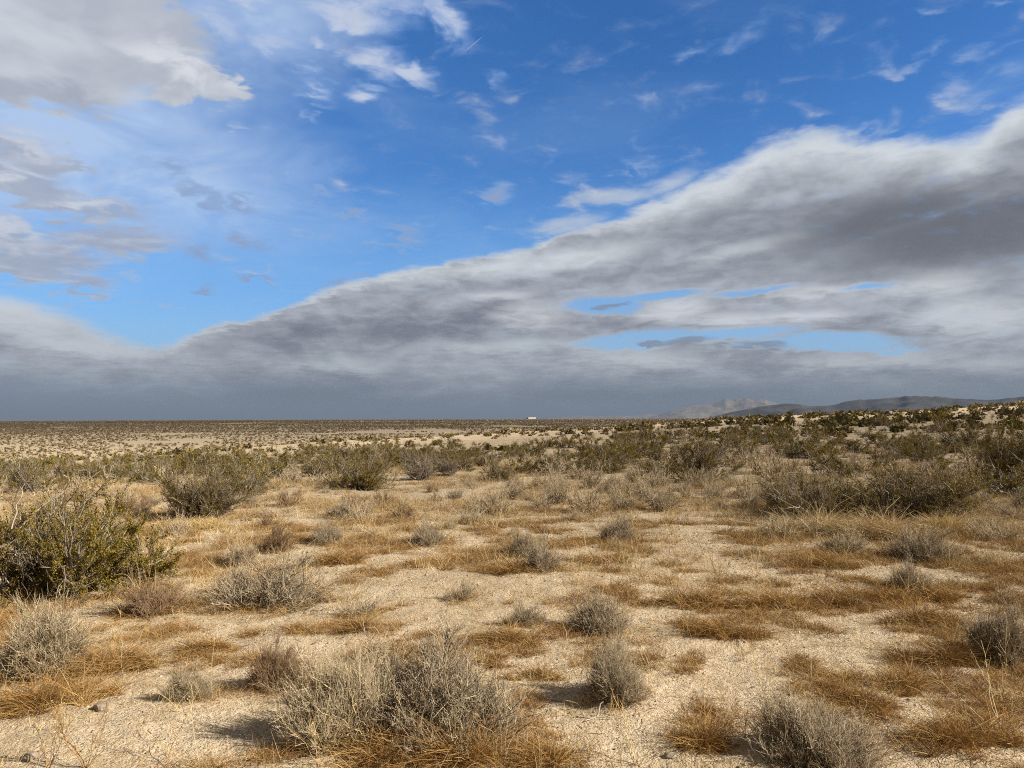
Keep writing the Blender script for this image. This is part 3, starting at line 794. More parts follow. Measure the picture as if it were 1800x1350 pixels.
shrub('grey', 735, 1318, 330, 180, 'largest dry grey shrub of dense fine twigs at the bottom of the picture', 3)
shrub('pale', 590, 1322, 190, 165, 'pale loose dry shrub leaning on the largest grey shrub', 3)
shrub('grey', 462, 1074, 205, 92, 'wide dark grey dome shaped shrub beside the open sand')
shrub('pale', 58, 1192, 175, 116, 'pale bleached shrub of curled twigs below the large creosote bush', 3)
shrub('grey', 1060, 1118, 120, 92, 'rounded grey shrub casting a shadow over rust coloured grass')
shrub('grey', 1092, 1238, 118, 118, 'upright grey shrub with a forked stick at its foot', 3)
shrub('grey', 925, 1102, 72, 58, 'small grey shrub on the open sand next to the rounded one')
shrub('brown', 482, 1216, 100, 92, 'dark brown stubby shrub between the small white shrub and the largest grey one', 3)
shrub('pale', 328, 1232, 74, 64, 'small whitish shrub casting a shadow on bare sand', 3)
shrub('grey', 960, 1004, 100, 70, 'grey shrub with pale upright twigs, front one of an overlapping two')
shrub('grey', 925, 976, 84, 56, 'grey shrub behind the one with pale upright twigs')
shrub('grey', 752, 960, 72, 44, 'small round grey shrub alone on the sandy flat')
shrub('grey', 572, 958, 66, 46, 'small dark grey tuft shaped shrub alone on the sand')
shrub('brown', 476, 972, 76, 58, 'reddish brown shrub of thin stalks beside the dark grey tuft')
shrub('grey', 1088, 952, 84, 46, 'low spreading shrub of dark stems in brown grass')
shrub('straw', 1384, 952, 70, 54, 'greyish straw shrub in front of the dark creosote pair')
shrub('straw', 1490, 976, 84, 52, 'thin straw shrub of separate upright stems on sand before the creosote pair')
shrub('grey', 1640, 990, 110, 58, 'wide brownish grey shrub with straw grass around it')
shrub('grey', 1622, 1046, 92, 60, 'small dark grey shrub rising from a rust coloured mat')
shrub('grey', 1775, 1165, 105, 92, 'dense grey shrub cut by the right edge of the picture', 3)
shrub('grey', 1465, 1365, 200, 115, 'grey shrub with pale tips cut by the bottom edge', 3)
shrub('grey', 905, 872, 54, 32, 'small dark grey shrub in pale grass before the green band')
shrub('grey', 620, 918, 84, 54, 'grey straw shrub below the brown olive creosote bush')
shrub('straw', 1032, 902, 84, 56, 'straw coloured bushy shrub with a dark one on each side')
shrub('grey', 1106, 898, 64, 36, 'low dark shrub beside the straw coloured bushy one')
shrub('grey', 1250, 882, 42, 30, 'small grey shrub by the yellow grass below the dense olive creosote bush')
shrub('grey', 1268, 898, 32, 24, 'smallest grey shrub below the yellow grass patch')
shrub('brown', 248, 1088, 120, 66, 'sparse brown twiggy shrub in dry grass beside the wide grey dome')
shrub('straw', 420, 996, 76, 46, 'straw shrub of upright blades behind the wide grey dome')
shrub('straw', 212, 892, 60, 40, 'pale straw tussock beside the lone tall creosote bush')
shrub('straw', 1150, 886, 70, 46, 'light tan shrub among straw grass left of the creosote pair')

# --- the bushes beyond, scattered as thickly as the photo shows them
def scatter(n, px0, px1, r0, r1):
    """Random spots in a sector of the land, even per area."""
    a = np.arctan((RNG.uniform(px0, px1, n) - 900) / FOC)
    r = np.sqrt(RNG.uniform(r0 ** 2, r1 ** 2, n))
    return r * np.sin(a), r * np.cos(a), r
def free(x, y, rad, have, gap):
    for hx, hy, hr in have:
        if (x - hx) ** 2 + (y - hy) ** 2 < ((rad + hr) * gap) ** 2: return False
    return True
cand = []
def sow_creosote(n, px0, px1, r0, r1, w0, w1, zone, gap=0.55, patch=None):
    X, Y, R_ = scatter(n, px0, px1, r0, r1)
    for x, y, r in zip(X, Y, R_):
        if patch is not None and fbm(x / patch[0], y / patch[0], 2, 77) < patch[1]: continue
        w = RNG.uniform(w0, w1)
        if free(x, y, w / 2, taken, gap):
            taken.append((x, y, w / 2)); cand.append((w / r, x, y, r, w, zone))
sow_creosote(190, -60, 1130, 22.5, 34, 1.0, 2.0, 'band', 0.42)
sow_creosote(26, -60, 500, 33, 46, 1.0, 1.9, 'band', 0.6)
sow_creosote(40, 500, 1130, 33, 42, 1.1, 2.0, 'band', 0.55)
sow_creosote(36, 1080, 2100, 19, 28, 1.2, 2.2, 'slope', 0.6)
sow_creosote(85, 1090, 2100, 28, 46, 1.2, 2.3, 'slope', 0.55)
sow_creosote(240, 1080, 1900, 46, 90, 1.3, 2.6, 'slope', 0.55, (14, -0.25))
sow_creosote(420, 1120, 1900, 90, 198, 1.5, 3.0, 'slope', 0.55, (22, -0.3))
sow_creosote(150, 120, 1130, 44, 112, 1.0, 2.0, 'bank', 0.9, (12, -0.25))
cand.sort(key=lambda c: -c[0])
ZONES = {'band': ('olive creosote bush in the dense green band across the middle of the desert', 'creosote bushes of the green band'),
         'slope': ('dark olive creosote bush on the slope rising to the right below the far hills', 'creosote bushes on the right slope'),
         'bank': ('small creosote bush dotted over the pale sandy bank behind the green band', 'creosote bushes on the sandy bank')}
for _, x, y, r, w, zone in cand[:284]:
    lv = 1 if r < 34 else 0
    plant('creosote_bush', CREO[lv][RNG.integers(5)], ('stems', 'foliage'), (x, y, float(ground_z(x, y)) - 0.02), w, RNG.uniform(0, 6.3), RNG.uniform(0.5, 0.92), ZONES[zone][0], 'bush', ZONES[zone][1])
rest_creosote = cand[284:]

cand = []
def sow_shrub(n, px0, px1, r0, r1, w0, w1, zone, kinds, gap=0.8, patch=None):
    X, Y, R_ = scatter(n, px0, px1, r0, r1)
    for x, y, r in zip(X, Y, R_):
        if patch is not None and fbm(x / patch[0], y / patch[0], 2, 78) < patch[1]: continue
        w = RNG.uniform(w0, w1)
        if free(x, y, w / 2, taken, gap):
            taken.append((x, y, w / 2)); cand.append((w / r, x, y, r, w, zone, kinds[RNG.integers(len(kinds))]))
sow_shrub(30, 300, 1800, 6, 11, 0.16, 0.36, 'flat', ['straw', 'grey', 'straw', 'pale'], 1.0)
sow_shrub(110, 820, 1800, 11, 19, 0.35, 0.8, 'flat', ['straw', 'straw', 'grey', 'pale'], 0.8)
sow_shrub(60, 100, 820, 11, 18, 0.3, 0.65, 'flat', ['grey', 'straw', 'brown'], 0.9)
sow_shrub(60, -40, 900, 17, 27, 0.5, 1.0, 'foot', ['straw', 'straw', 'pale', 'grey'], 0.75)
sow_shrub(130, 900, 1250, 16, 27, 0.5, 1.1, 'foot', ['straw', 'straw', 'pale', 'straw', 'grey'], 0.7)
sow_shrub(190, 1220, 1850, 14, 34, 0.5, 1.1, 'rise', ['straw', 'straw', 'pale', 'brown', 'straw'], 0.7)
sow_shrub(70, 1100, 1850, 34, 60, 0.7, 1.3, 'rise', ['straw', 'straw', 'pale', 'brown'], 0.8)
cand.sort(key=lambda c: -c[0])
ZONES = {'flat': ('small dry shrub standing among dead grass on the flat before the green band', 'small dry shrubs on the flat'),
         'foot': ('rounded pale straw shrub in front of or between the creosotes of the green band', 'straw shrubs at the foot of the green band'),
         'rise': ('rounded tan shrub among the creosote bushes of the shaded right slope', 'tan shrubs on the right slope')}
for _, x, y, r, w, zone, kd in cand[:265]:
    ms = SHRUB[1 if r < 19 else 0, kd]
    plant('dry_shrub', ms[RNG.integers(len(ms))], ('stems', 'twigs'), (x, y, float(ground_z(x, y)) - 0.01), w, RNG.uniform(0, 6.3), RNG.uniform(0.8, 1.25), ZONES[zone][0], 'shrub', ZONES[zone][1])

# --- far scrub: nobody could count it
def scrub(X, Y, W, n, cols, soup):
    N = len(X)
    Z = ground_z(X, Y)
    c = np.stack([X, Y, Z], -1)
    k = np.repeat(np.arange(N), n)
    d = unit(RNG.normal(size=(N * n, 3))); d[:, 2] = np.abs(d[:, 2])
    p = c[k] + d * W[k, None] * np.array([0.42, 0.42, 0.40]) * RNG.uniform(0.3, 1, (N * n, 1))
    e = unit(RNG.normal(size=(N * n, 3))); f = unit(np.cross(e, RNG.normal(size=(N * n, 3))))
    s_ = (W[k] * RNG.uniform(0.10, 0.24, N * n) * (14 / n) ** 0.35)[:, None]
    v = np.stack([p - e * s_, p - f * s_ * 0.7, p + e * s_, p + f * s_ * 0.7], 1)
    col = palette(N, cols, 0.3)[k] * RNG.uniform(0.8, 1.2, (N * n, 1))
    soup.add(v, np.arange(N * n * 4).reshape(-1, 4), np.repeat(col, 4, axis=0))
SCRUB_COL = [(0.14, 0.115, 0.035), (0.18, 0.14, 0.075), (0.13, 0.105, 0.05), (0.24, 0.185, 0.11)]
far = Soup()
rc = np.array([(c[1], c[2], c[4]) for c in rest_creosote])
if len(rc): scrub(rc[:, 0], rc[:, 1], rc[:, 2] * 0.85, 40, SCRUB_COL[:1] + SCRUB_COL[2:3], far)
X, Y, R_ = scatter(900, 300, 1900, 50, 160); scrub(X, Y, RNG.uniform(0.4, 1.0, 900), 14, SCRUB_COL[1:2] + SCRUB_COL[3:], far)
X, Y, R_ = scatter(7500, -60, 1250, 85, 380); m_ = fbm(X / 30, Y / 30, 2, 61) > -0.45; scrub(X[m_], Y[m_], RNG.uniform(0.6, 1.5, m_.sum()), 12, SCRUB_COL[1:], far)
X, Y, R_ = scatter(30000, -60, 1300, 380, 900); m_ = fbm(X / 70, Y / 70, 3, 62) > -0.35; scrub(X[m_], Y[m_], RNG.uniform(0.9, 1.8, m_.sum()), 6, [(0.17, 0.135, 0.08), (0.22, 0.17, 0.11), (0.20, 0.155, 0.095)], far)
X, Y, R_ = scatter(40000, -60, 1300, 900, 1650); scrub(X, Y, RNG.uniform(1.5, 2.6, 40000), 4, [(0.16, 0.13, 0.08), (0.20, 0.16, 0.105)], far)
tag(far.build('desert_scrub', M_TWIG), kind='stuff')

# ================================================================== grass, litter and stones
BARE = [(790, 1030, 170, 24), (330, 1295, 170, 34), (1130, 1300, 80, 26), (1000, 885, 60, 8), (500, 1130, 90, 16), (60, 1315, 90, 20), (1260, 965, 80, 10), (700, 985, 50, 7), (1330, 1205, 50, 12)]
BARE_W = []
for bx, by, bw, bh in BARE:
    p, r = at(bx, by)
    r0, r1 = at(bx, by + bh)[1], at(bx, by - bh)[1]
    BARE_W.append((p[0], p[1], bw / FOC * r, max(0.15, (r1 - r0) / 2)))
def bareness(x, y):
    b = np.zeros_like(x)
    for cx, cy, rx, ry in BARE_W:
        b = np.maximum(b, np.clip(1.35 - np.hypot((x - cx) / rx, (y - cy) / ry), 0, 1))
    return b
def tufts(soup, C, rad, hgt, n, width, cols, lean, curl, K=3):
    """Clumps of blades: C (M,2) centres, rad and hgt (M,), n blades each."""
    M = len(C)
    k = np.repeat(np.arange(M), n); N = len(k)
    a, q = RNG.uniform(0, 2 * math.pi, N), np.sqrt(RNG.uniform(0, 1, N))
    off = np.stack([np.cos(a), np.sin(a)], -1) * q[:, None]
    stretch = np.stack([RNG.uniform(0.8, 1.5, M), RNG.uniform(0.6, 1.0, M)], -1)
    b = C[k] + off * rad[k, None] * stretch[k]
    z = ground_z(b[:, 0], b[:, 1]) - 0.004
    L = hgt[k] * RNG.uniform(0.5, 1.35, N) * (1.15 - 0.5 * q ** 2)
    d = np.concatenate([off * lean * 0.55 + RNG.normal(size=(N, 2)) * (0.22 + lean * 0.45), np.ones((N, 1))], 1); d = unit(d)
    d = unit(d + np.concatenate([RNG.normal(size=(M, 2)) * 0.30, np.zeros((M, 1))], 1)[k])
    side = RNG.normal(size=(N, 3)) * curl; side[:, 2] = -np.abs(side[:, 2]) * 0.6
    s = np.linspace(0, 1, K)[None, :, None]
    P = np.concatenate([b, z[:, None]], 1)[:, None] + (d[:, None] * s + side[:, None] * s ** 2) * L[:, None, None]
    P[:, 1:, 2] = np.maximum(P[:, 1:, 2], z[:, None] + 0.006)
    W = np.linspace(1, 0.35, K)[None] * (width * RNG.uniform(0.6, 1.3, N))[:, None]
    base = palette(M, cols, 0.25)
    soup.ribbons(P, W, np.clip(base[k] * 0.55 + palette(N, cols, 0.45) * 0.45, 0, 1))
grass = Soup()
def sow_grass(n, px0, px1, r0, r1, thresh, rad, hgt, blades, width, cols, lean, curl, seed, scale=1.6):
    X, Y, R_ = scatter(int(n * 1.19), px0, px1, r0, r1)
    keep = (fbm(X / scale, Y / scale, 3, seed) - 1.6 * bareness(X, Y)) > thresh
    X, Y = X[keep], Y[keep]; m = len(X)
    if m: tufts(grass, np.stack([X, Y], -1), RNG.uniform(*rad, m), RNG.uniform(*hgt, m), blades, width, cols, lean, curl)
MAT = RUST + RUST[:2] + GOLD[3:] + STRAW[3:]
# rust coloured mats of dead annuals, near to far
sow_grass(5200, -420, 2220, 3.0, 6.5, 0.13, (0.03, 0.09), (0.04, 0.10), 60, 0.0013, MAT, 0.7, 0.5, 101, 0.38)
sow_grass(11000, -420, 2220, 6.5, 12, 0.0, (0.04, 0.13), (0.05, 0.12), 46, 0.0017, MAT, 0.7, 0.5, 102, 0.5)
sow_grass(9000, -420, 2220, 12, 22, 0.0, (0.06, 0.18), (0.06, 0.15), 34, 0.0024, MAT + STRAW + GREY[:1], 0.6, 0.45, 103, 0.9)
sow_grass(5000, -420, 2220, 22, 44, -0.03, (0.12, 0.30), (0.07, 0.18), 24, 0.0045, MAT + STRAW + GREY[:2], 0.6, 0.45, 104, 1.6)
# upright straw grass between
sow_grass(420, -420, 2220, 3.0, 8, 0.02, (0.03, 0.10), (0.06, 0.15), 26, 0.0010, GOLD + RUST[:1], 0.45, 0.3, 111, 1.1)
sow_grass(3600, -420, 2220, 7, 16, 0.05, (0.06, 0.18), (0.10, 0.22), 30, 0.0015, GOLD + STRAW[:2] + RUST[:2], 0.4, 0.3, 112, 0.9)
sow_grass(4200, -420, 2220, 14, 28, 0.05, (0.10, 0.28), (0.12, 0.26), 26, 0.0026, GOLD + STRAW[:2] + RUST[:2] + GREY[:1], 0.4, 0.3, 113, 1.4)
# lone dead stalks standing over everything
sow_grass(700, -420, 2220, 3.0, 8, -0.1, (0.01, 0.05), (0.10, 0.26), 4, 0.0011, STRAW + GOLD[:2] + RUST[3:], 0.3, 0.2, 121, 1.5)
sow_grass(1500, -420, 2220, 8, 16, -0.15, (0.02, 0.08), (0.14, 0.32), 6, 0.0017, STRAW + GOLD[:2] + RUST[3:], 0.3, 0.2, 122, 2.0)
# thin scattered single blades and dead stems over the sand
X, Y, R_ = scatter(15000, -420, 2220, 2.8, 11)
tufts(grass, np.stack([X, Y], -1), np.full(len(X), 0.03), RNG.uniform(0.015, 0.065, len(X)), 6, 0.0009, GOLD + RUST + STRAW, 1.4, 0.6)
# grass skirts round the shrubs
sk = np.array([(x, y, r) for x, y, r in taken if 2.5 < math.hypot(x, y) < 15])
for x, y, r in sk:
    m = int(10 + r * 26); a = RNG.uniform(0, 6.3, m); q = r * RNG.uniform(0.55, 1.15, m)
    c = np.stack([x + np.cos(a) * q, y + np.sin(a) * q], -1)
    dd = math.hypot(x, y)
    tufts(grass, c, RNG.uniform(0.04, 0.12, m), RNG.uniform(0.04, 0.12, m), 46, 0.0010 * max(1, dd / 6), RUST + GOLD[1:2] + GOLD[3:], 0.9, 0.5)
tag(grass.build('dry_grass', M_GRASS), kind='stuff')

grit = Soup()
X, Y, R_ = scatter(71000, -420, 2220, 2.7, 14)
sz = RNG.uniform(0.0016, 0.0045, len(X)) * (1 + 1.5 * (RNG.uniform(0, 1, len(X)) > 0.95)) * np.clip(R_ / 5, 1, 2)
grit.grains(np.stack([X, Y, ground_z(X, Y) + sz * 0.2], -1), sz, palette(len(X), [(0.46, 0.38, 0.27), (0.36, 0.28, 0.19), (0.55, 0.48, 0.36), (0.20, 0.15, 0.10), (0.42, 0.34, 0.23), (0.5, 0.42, 0.3)], 0.2))
tag(grit.build('gravel', M_STONE), kind='stuff')

debris = Soup()
X, Y, R_ = scatter(20000, -420, 2220, 2.7, 16)
keep = fbm(X / 0.9, Y / 0.9, 3, 140) > RNG.uniform(-0.35, 0.25, len(X))
X, Y, R_ = X[keep], Y[keep], R_[keep]
N = len(X); a = RNG.uniform(0, 6.3, N); L = RNG.uniform(0.012, 0.06, N)
s3 = np.linspace(-.5, .5, 3)
P = np.stack([X[:, None] + np.cos(a)[:, None] * L[:, None] * s3, Y[:, None] + np.sin(a)[:, None] * L[:, None] * s3 + RNG.normal(size=(N, 3)) * 0.004, np.zeros((N, 3))], -1)
P[..., 2] = ground_z(P[..., 0], P[..., 1]) + 0.003
debris.strands(P, np.repeat(RNG.uniform(0.0008, 0.0019, (N, 1)), 3, 1) * np.clip(R_ / 6, 1, 2)[:, None], palette(N, BROWN + [(0.09, 0.06, 0.04), (0.14, 0.09, 0.05)] + STRAW[:1] + RUST[:1], 0.2))
tag(debris.build('litter', M_WOOD), kind='stuff')

# ================================================================== small things
def weed(px, py, h, label, n=5, cols=GOLD + STRAW[:1], spread=0.45):
    """A dead annual: a few thin wiry stalks that fork towards their tips."""
    p, r = at(px, py)
    H = h / FOC * r
    d = unit(np.concatenate([RNG.normal(size=(n, 2)) * spread, np.ones((n, 1))], 1))
    s = np.linspace(0, 1, 7)[None, :, None]
    P = d[:, None] * H * RNG.uniform(0.65, 1.0, (n, 1, 1)) * s + wiggle(n, 7, 0.016) * H
    P[:, 0, 2] = -0.01
    a = Soup(); a.strands(P, taper(n, 7, 0.0021, 0.0009) * max(1, r / 6), palette(n, cols))
    Q, _, _ = branch_off(P, n * 7, 0.3, 0.95, H * 0.20, 0.5, 0.4, 4, 0.05)
    a.strands(Q, taper(len(Q), 4, 0.0011, 0.0006) * max(1, r / 6), palette(len(Q), cols))
    tips = np.concatenate([Q[:, -1], P[:, -1]]); m = len(tips)
    k = np.repeat(np.arange(m), 3)
    a.leaves(tips[k] + RNG.normal(size=(m * 3, 3)) * 0.004, RNG.uniform(0.004, 0.009, m * 3) * max(1, r / 7), palette(m * 3, STRAW + GOLD), 0.5)
    e = a.build('dry_weed', M_TWIG); e.location = p
    return tag(e, label, 'weed', 'dead wiry weeds')
weed(218, 1212, 120, 'tall thin dead weed of two stalks between the bleached shrub and the whitish one', 2)
weed(285, 1165, 90, 'single pale dead stalk in sand behind the small whitish shrub', 1)
weed(85, 1352, 90, 'reddish dead weed at the bottom beside the bare sand', 5, RUST + GOLD[3:])
weed(150, 1352, 120, 'tallest reddish dead weed of many stalks at the bottom edge', 8, RUST + GOLD[3:])
weed(290, 1350, 120, 'single reddish stalk with side twigs standing in front of bare sand', 2, RUST + GOLD)
weed(352, 1352, 130, 'thin straight pale stalk before the shadow of the largest grey shrub', 2)
weed(560, 1345, 140, 'pale weed with curled tips in front of the loose pale shrub', 5)
weed(1355, 1238, 110, 'pale fan of dead stalks on gravelly sand near the bottom right', 6)
weed(1310, 1296, 80, 'small reddish weed below the pale fan of stalks', 4, RUST + GOLD)
weed(1368, 1330, 100, 'upright pale stalk beside the grey shrub cut by the bottom edge', 2)
weed(1530, 1142, 70, 'leaning reddish weed between two rust coloured mats', 4, RUST + GOLD)
weed(1592, 1164, 80, 'forked pale weed in front of the long rust coloured mat', 3)
weed(1456, 1072, 62, 'pale forked weed beside a patch of rust coloured mats', 3)
weed(1600, 1056, 70, 'leaning pale weed at the foot of the small dark grey shrub', 3)
weed(1760, 1290, 150, 'long leaning weed stalks near the bottom right corner', 6)
weed(1120, 1345, 130, 'thin branching weed in front of the upright grey shrub', 4)
weed(610, 1080, 80, 'orange dead weed of many stalks beside the wide grey dome', 14, RUST[1:] + GOLD, 0.6)
weed(1265, 1025, 55, 'small orange weed on the sandy flat beside rust coloured mats', 6, RUST + GOLD)
weed(1330, 1015, 60, 'pale upright weed cluster on the sandy flat', 8)
weed(255, 1075, 100, 'tall pale stalks rising out of the sparse brown twiggy shrub', 5)
weed(640, 935, 55, 'cluster of straw stalks on the flat below the grey straw shrub', 10)
weed(870, 935, 50, 'cluster of straw stalks behind the small round grey shrub', 10)
weed(1180, 940, 55, 'orange stalks on the flat beside the low spreading shrub', 10, RUST + GOLD)

def mat(px, py, w, h, label, cols=None):
    """A low mat of dead rust coloured stems."""
    p, r = at(px, py)
    W = w / FOC * r
    s = Soup()
    M = int(12 + W * 42)
    core = RNG.normal(size=(6, 2)) * 0.42                       # a few denser hearts, ragged in between
    ci = core[RNG.integers(0, 6, M)] + RNG.normal(size=(M, 2)) * 0.26
    q = np.clip(np.hypot(ci[:, 0], ci[:, 1]), 0.05, 1.2); a = np.arctan2(ci[:, 1], ci[:, 0])
    ax = W / 2; ay = max(0.08, W * 0.27)
    c = np.stack([p[0] + np.cos(a) * q * ax, p[1] + ay * 0.6 + np.sin(a) * q * ay], -1)
    tufts(s, c, RNG.uniform(0.02, 0.06, M), (h / FOC * r) * RNG.uniform(0.3, 1.35, M) * (1.2 - 0.6 * q), 64, 0.0014 * max(1, r / 6), cols or RUST + RUST[:3] + GOLD[1:2] + GOLD[3:], 0.75 if cols is None else 0.4, 0.5, 4)
    o = s.build('dead_grass_mat', M_GRASS)
    return tag(o, label, 'dry grass', 'rust coloured mats of dead grass')
mat(1575, 1218, 175, 34, 'long dark rust coloured grass mat on gravelly sand, straw stems lying across it')
mat(1555, 1252, 190, 30, 'long rust coloured grass mat just below the longest one')
mat(1720, 1320, 200, 60, 'broad tall rust coloured grass mat in the bottom right corner')
mat(1225, 1315, 100, 60, 'rust coloured grass clump near the bottom between sand and grey shrub')
mat(985, 1350, 130, 50, 'rust coloured grass clump cut by the bottom edge right of the largest grey shrub')
mat(885, 1132, 120, 30, 'flat rust coloured grass mat below the small grey shrub on open sand')
mat(868, 1170, 90, 30, 'rust coloured grass mat behind the tip of the largest grey shrub')
mat(665, 1165, 90, 40, 'rust coloured grass clump just behind the loose pale shrub')
mat(640, 1110, 70, 30, 'small rust coloured tuft below the orange weed')
mat(1240, 1068, 140, 40, 'thick rust coloured grass mat right of the rounded grey shrub')
mat(1360, 1070, 120, 50, 'tall rust coloured grass mat among upright stems')
mat(1490, 1065, 120, 36, 'rust coloured grass mat behind the pale forked weed')
mat(1560, 1060, 90, 30, 'short rust coloured grass mat beside the small dark grey shrub')
mat(1290, 1130, 150, 50, 'wide rust coloured grass mat with grey twigs at its edge')
mat(1640, 1100, 110, 44, 'rust coloured grass mat in front of the small dark grey shrub')
mat(1660, 1170, 110, 40, 'rust coloured grass mat beside the forked pale weed')
mat(1440, 1000, 110, 26, 'flat rust coloured grass mat before the thin straw shrub')
mat(600, 992, 100, 26, 'flat rust coloured grass mat on the sandy flat behind the wide grey dome')
mat(910, 1008, 140, 24, 'rust coloured grass mat under the overlapping two grey shrubs')
mat(180, 1185, 130, 60, 'brown grass clump beside the pale bleached shrub')
mat(70, 1255, 190, 60, 'wide brown grass mat in front of the pale bleached shrub')
mat(350, 1150, 90, 30, 'rust coloured grass tuft on sand behind the small whitish shrub')
mat(940, 1195, 90, 30, 'rust coloured grass mat in the shadow of the upright grey shrub')
mat(1660, 1060, 110, 30, 'rust coloured skirt of grass right of the small dark grey shrub')
mat(620, 1345, 260, 70, 'long brown grass clump at the foot of the loose pale shrub')
mat(1275, 856, 120, 12, 'bright yellow straw grass patch at the foot of the dense olive creosote bush', GOLD[:3])
mat(1440, 945, 140, 44, 'tall straw grass in front of the left one of the overlapping dark creosotes', GOLD + STRAW)
mat(1560, 950, 150, 40, 'tall straw grass between and before the overlapping dark creosote pair', GOLD + STRAW)
mat(1680, 940, 120, 30, 'golden straw grass under the right end of the dark creosote pair', GOLD)
mat(330, 935, 150, 20, 'golden straw grass along the foot of the lone grey stemmed creosote', GOLD)
mat(830, 1350, 160, 70, 'gold brown grass clump at the foot of the largest grey shrub')

# a bleached forked stick, a charred scrap of wood and a few stones
p, r = at(1048, 1264)
pts = np.array([[[0, 0, .012], [.012, .0, .03], [.018, .01, .055], [.024, .012, .075], [.04, .015, .085]], [[0, 0, .012], [.05, -.01, .012], [.09, -.012, .018], [.14, .0, .016], [.19, .01, .02]],
                [[0, 0, .012], [-.02, -.01, .008], [-.035, -.015, .004], [-.05, -.02, .004], [-.06, -.03, .003]]])
s = Soup(); s.strands(pts, np.array([[.0055, .005, .0045, .004, .003], [.003, .0028, .0025, .002, .0015], [.005, .004, .004, .003, .002]]), palette(3, [(0.42, 0.38, 0.33)]), 6)
o = s.build('fallen_stick', M_WOOD); o.location = p
tag(o, 'bleached forked stick lying at the foot of the upright grey shrub', 'stick')
p, r = at(808, 1128)
s = Soup()
pts = np.array([[0, 0, 0]]) + np.cumsum(RNG.normal(size=(7, 5, 3)) * np.array([.018, .01, .007]), axis=1); pts[..., 2] = np.abs(pts[..., 2]) + .004
s.strands(pts, np.full((7, 5), .005), palette(7, [(0.05, 0.04, 0.03), (0.09, 0.07, 0.05)]), 5)
o = s.build('wood_scrap', M_WOOD); o.location = p
tag(o, 'blackened scrap of wood on bare sand behind the largest grey shrub', 'wood')
def stone(px, py, w, label):
    p, r = at(px, py)
    import bmesh
    bm = bmesh.new(); bmesh.ops.create_icosphere(bm, subdivisions=3, radius=w / FOC * r / 2)
    for v in bm.verts:
        k = 1 + 0.35 * float(fbm(v.co.x * 40 + px, v.co.y * 40 + v.co.z * 31, 3, 200))
        v.co = Vector((v.co.x * 1.25 * k, v.co.y * k, v.co.z * 0.65 * k))
    me = bpy.data.meshes.new('stone')
    bm.to_mesh(me); bm.free()
    at_ = me.attributes.new('tint', 'FLOAT_COLOR', 'POINT')
    at_.data.foreach_set('color', np.tile(np.array([0.27, 0.225, 0.18, 1], np.float32), len(me.vertices)))
    me.materials.append(M_STONE)
    o = link('stone', me); o.location = p + np.array([0, 0, 0.004])
    return tag(o, label, 'stone', 'small stones on the sand')
stone(184, 1246, 26, 'grey brown stone on the bare sand below the tall thin weed')
stone(55, 1332, 20, 'small stone near the bottom left corner beside the reddish weeds')
stone(1625, 1281, 22, 'dark stone on the sand between the long mats and the bottom right grass')
stone(1178, 1330, 16, 'small stone in front of the upright grey shrub near the bottom edge')

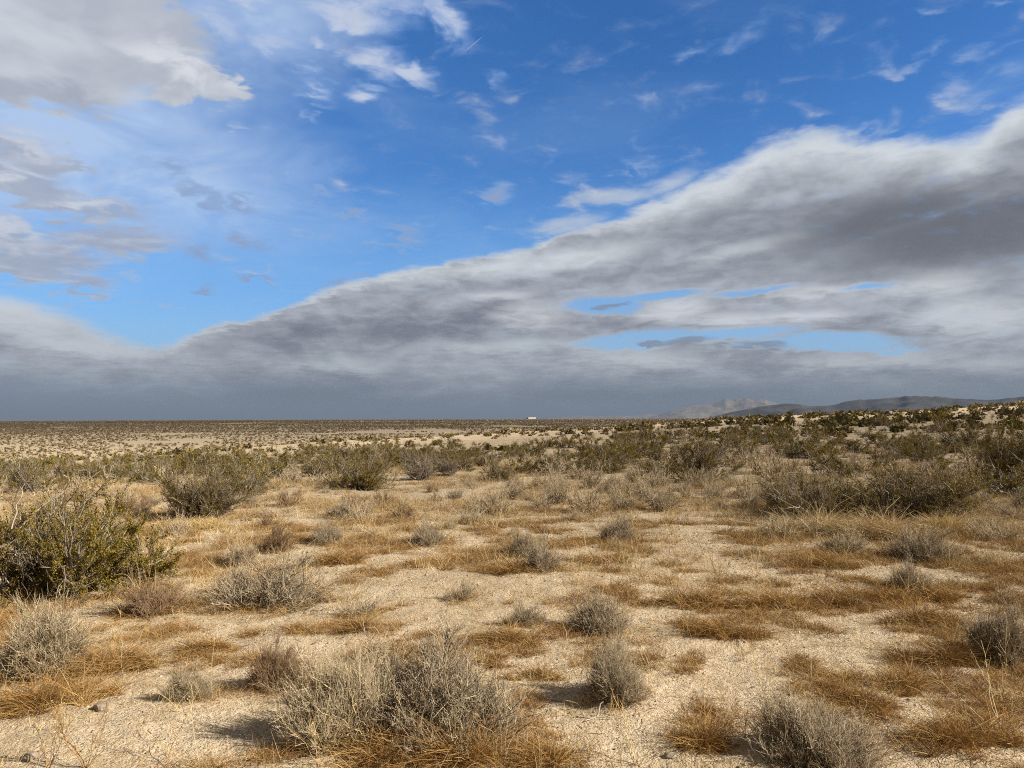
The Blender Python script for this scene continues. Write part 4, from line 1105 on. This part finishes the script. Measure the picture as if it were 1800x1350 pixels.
# --- the lorry on the skyline
def box(bm, x0, x1, y0, y1, z0, z1, bev=0.0):
    import bmesh
    vs = [bm.verts.new((x, y, z)) for z in (z0, z1) for y in (y0, y1) for x in (x0, x1)]
    fs = [bm.faces.new([vs[i] for i in q]) for q in ((0, 2, 3, 1), (4, 5, 7, 6), (0, 1, 5, 4), (2, 6, 7, 3), (0, 4, 6, 2), (1, 3, 7, 5))]
    if bev: bmesh.ops.bevel(bm, geom=list({e for f in fs for e in f.edges}), offset=bev, segments=2, affect='EDGES')
def paint(name, c, rough=0.4):
    m, b = new_mat(name); b.inputs['Base Color'].default_value = (*c, 1); b.inputs['Roughness'].default_value = rough
    b.inputs['Specular IOR Level'].default_value = 0.5
    return m
def bm_obj(name, build, m, parent):
    import bmesh
    bm = bmesh.new(); build(bm)
    bmesh.ops.recalc_face_normals(bm, faces=bm.faces)
    me = bpy.data.meshes.new(name); bm.to_mesh(me); bm.free(); me.materials.append(m)
    return link(name, me, parent)
WHITE, DARKP, BLACK, GLASS, STEEL = paint('white_paint', (0.85, 0.85, 0.84)), paint('dark_blue_paint', (0.05, 0.06, 0.09)), paint('tyre_rubber', (0.03, 0.03, 0.03), 0.9), paint('cab_glass', (0.02, 0.025, 0.03), 0.1), paint('dark_steel', (0.12, 0.12, 0.13), 0.6)
truck = bpy.data.objects.new('semi_truck', None); COL.objects.link(truck)
d = pix_dir(934, 737); h = math.hypot(d.x, d.y); rt = 1395.0
tx, ty = d.x / h * rt, d.y / h * rt
truck.location = (tx, ty, float(ground_z(tx, ty)) + 0.15)
tag(truck, 'tiny white lorry trailer with a dark cab on the far skyline', 'truck')
bm_obj('trailer', lambda bm: box(bm, -5.5, 8.5, -1.3, 1.3, 1.15, 4.1, 0.06), WHITE, truck)
cab = bm_obj('cab', lambda bm: (box(bm, -8.6, -6.1, -1.22, 1.22, 0.7, 3.6, 0.18), box(bm, -10.0, -8.62, -1.1, 1.1, 0.7, 2.1, 0.2)), DARKP, truck)
bm_obj('windscreen', lambda bm: box(bm, -8.66, -8.605, -1.0, 1.0, 2.25, 3.2), GLASS, cab)
bm_obj('chassis', lambda bm: (box(bm, -9.4, -4.9, -0.5, 0.5, 0.5, 0.69), box(bm, -4.0, 8.4, -0.5, 0.5, 0.75, 1.14)), STEEL, truck)
def wheel(x, y):
    def f(bm):
        import bmesh
        from mathutils import Matrix
        bmesh.ops.create_cone(bm, cap_ends=True, segments=20, radius1=0.52, radius2=0.52, depth=0.42, matrix=Matrix.Translation((x, y, 0.52)) @ Matrix.Rotation(math.pi / 2, 4, 'X'))
    bm_obj('wheel', f, BLACK, truck)
for x in (-9.3, -6.2, -5.0, 6.0, 7.3):
    for y in (-1.05, 1.05): wheel(x, y)
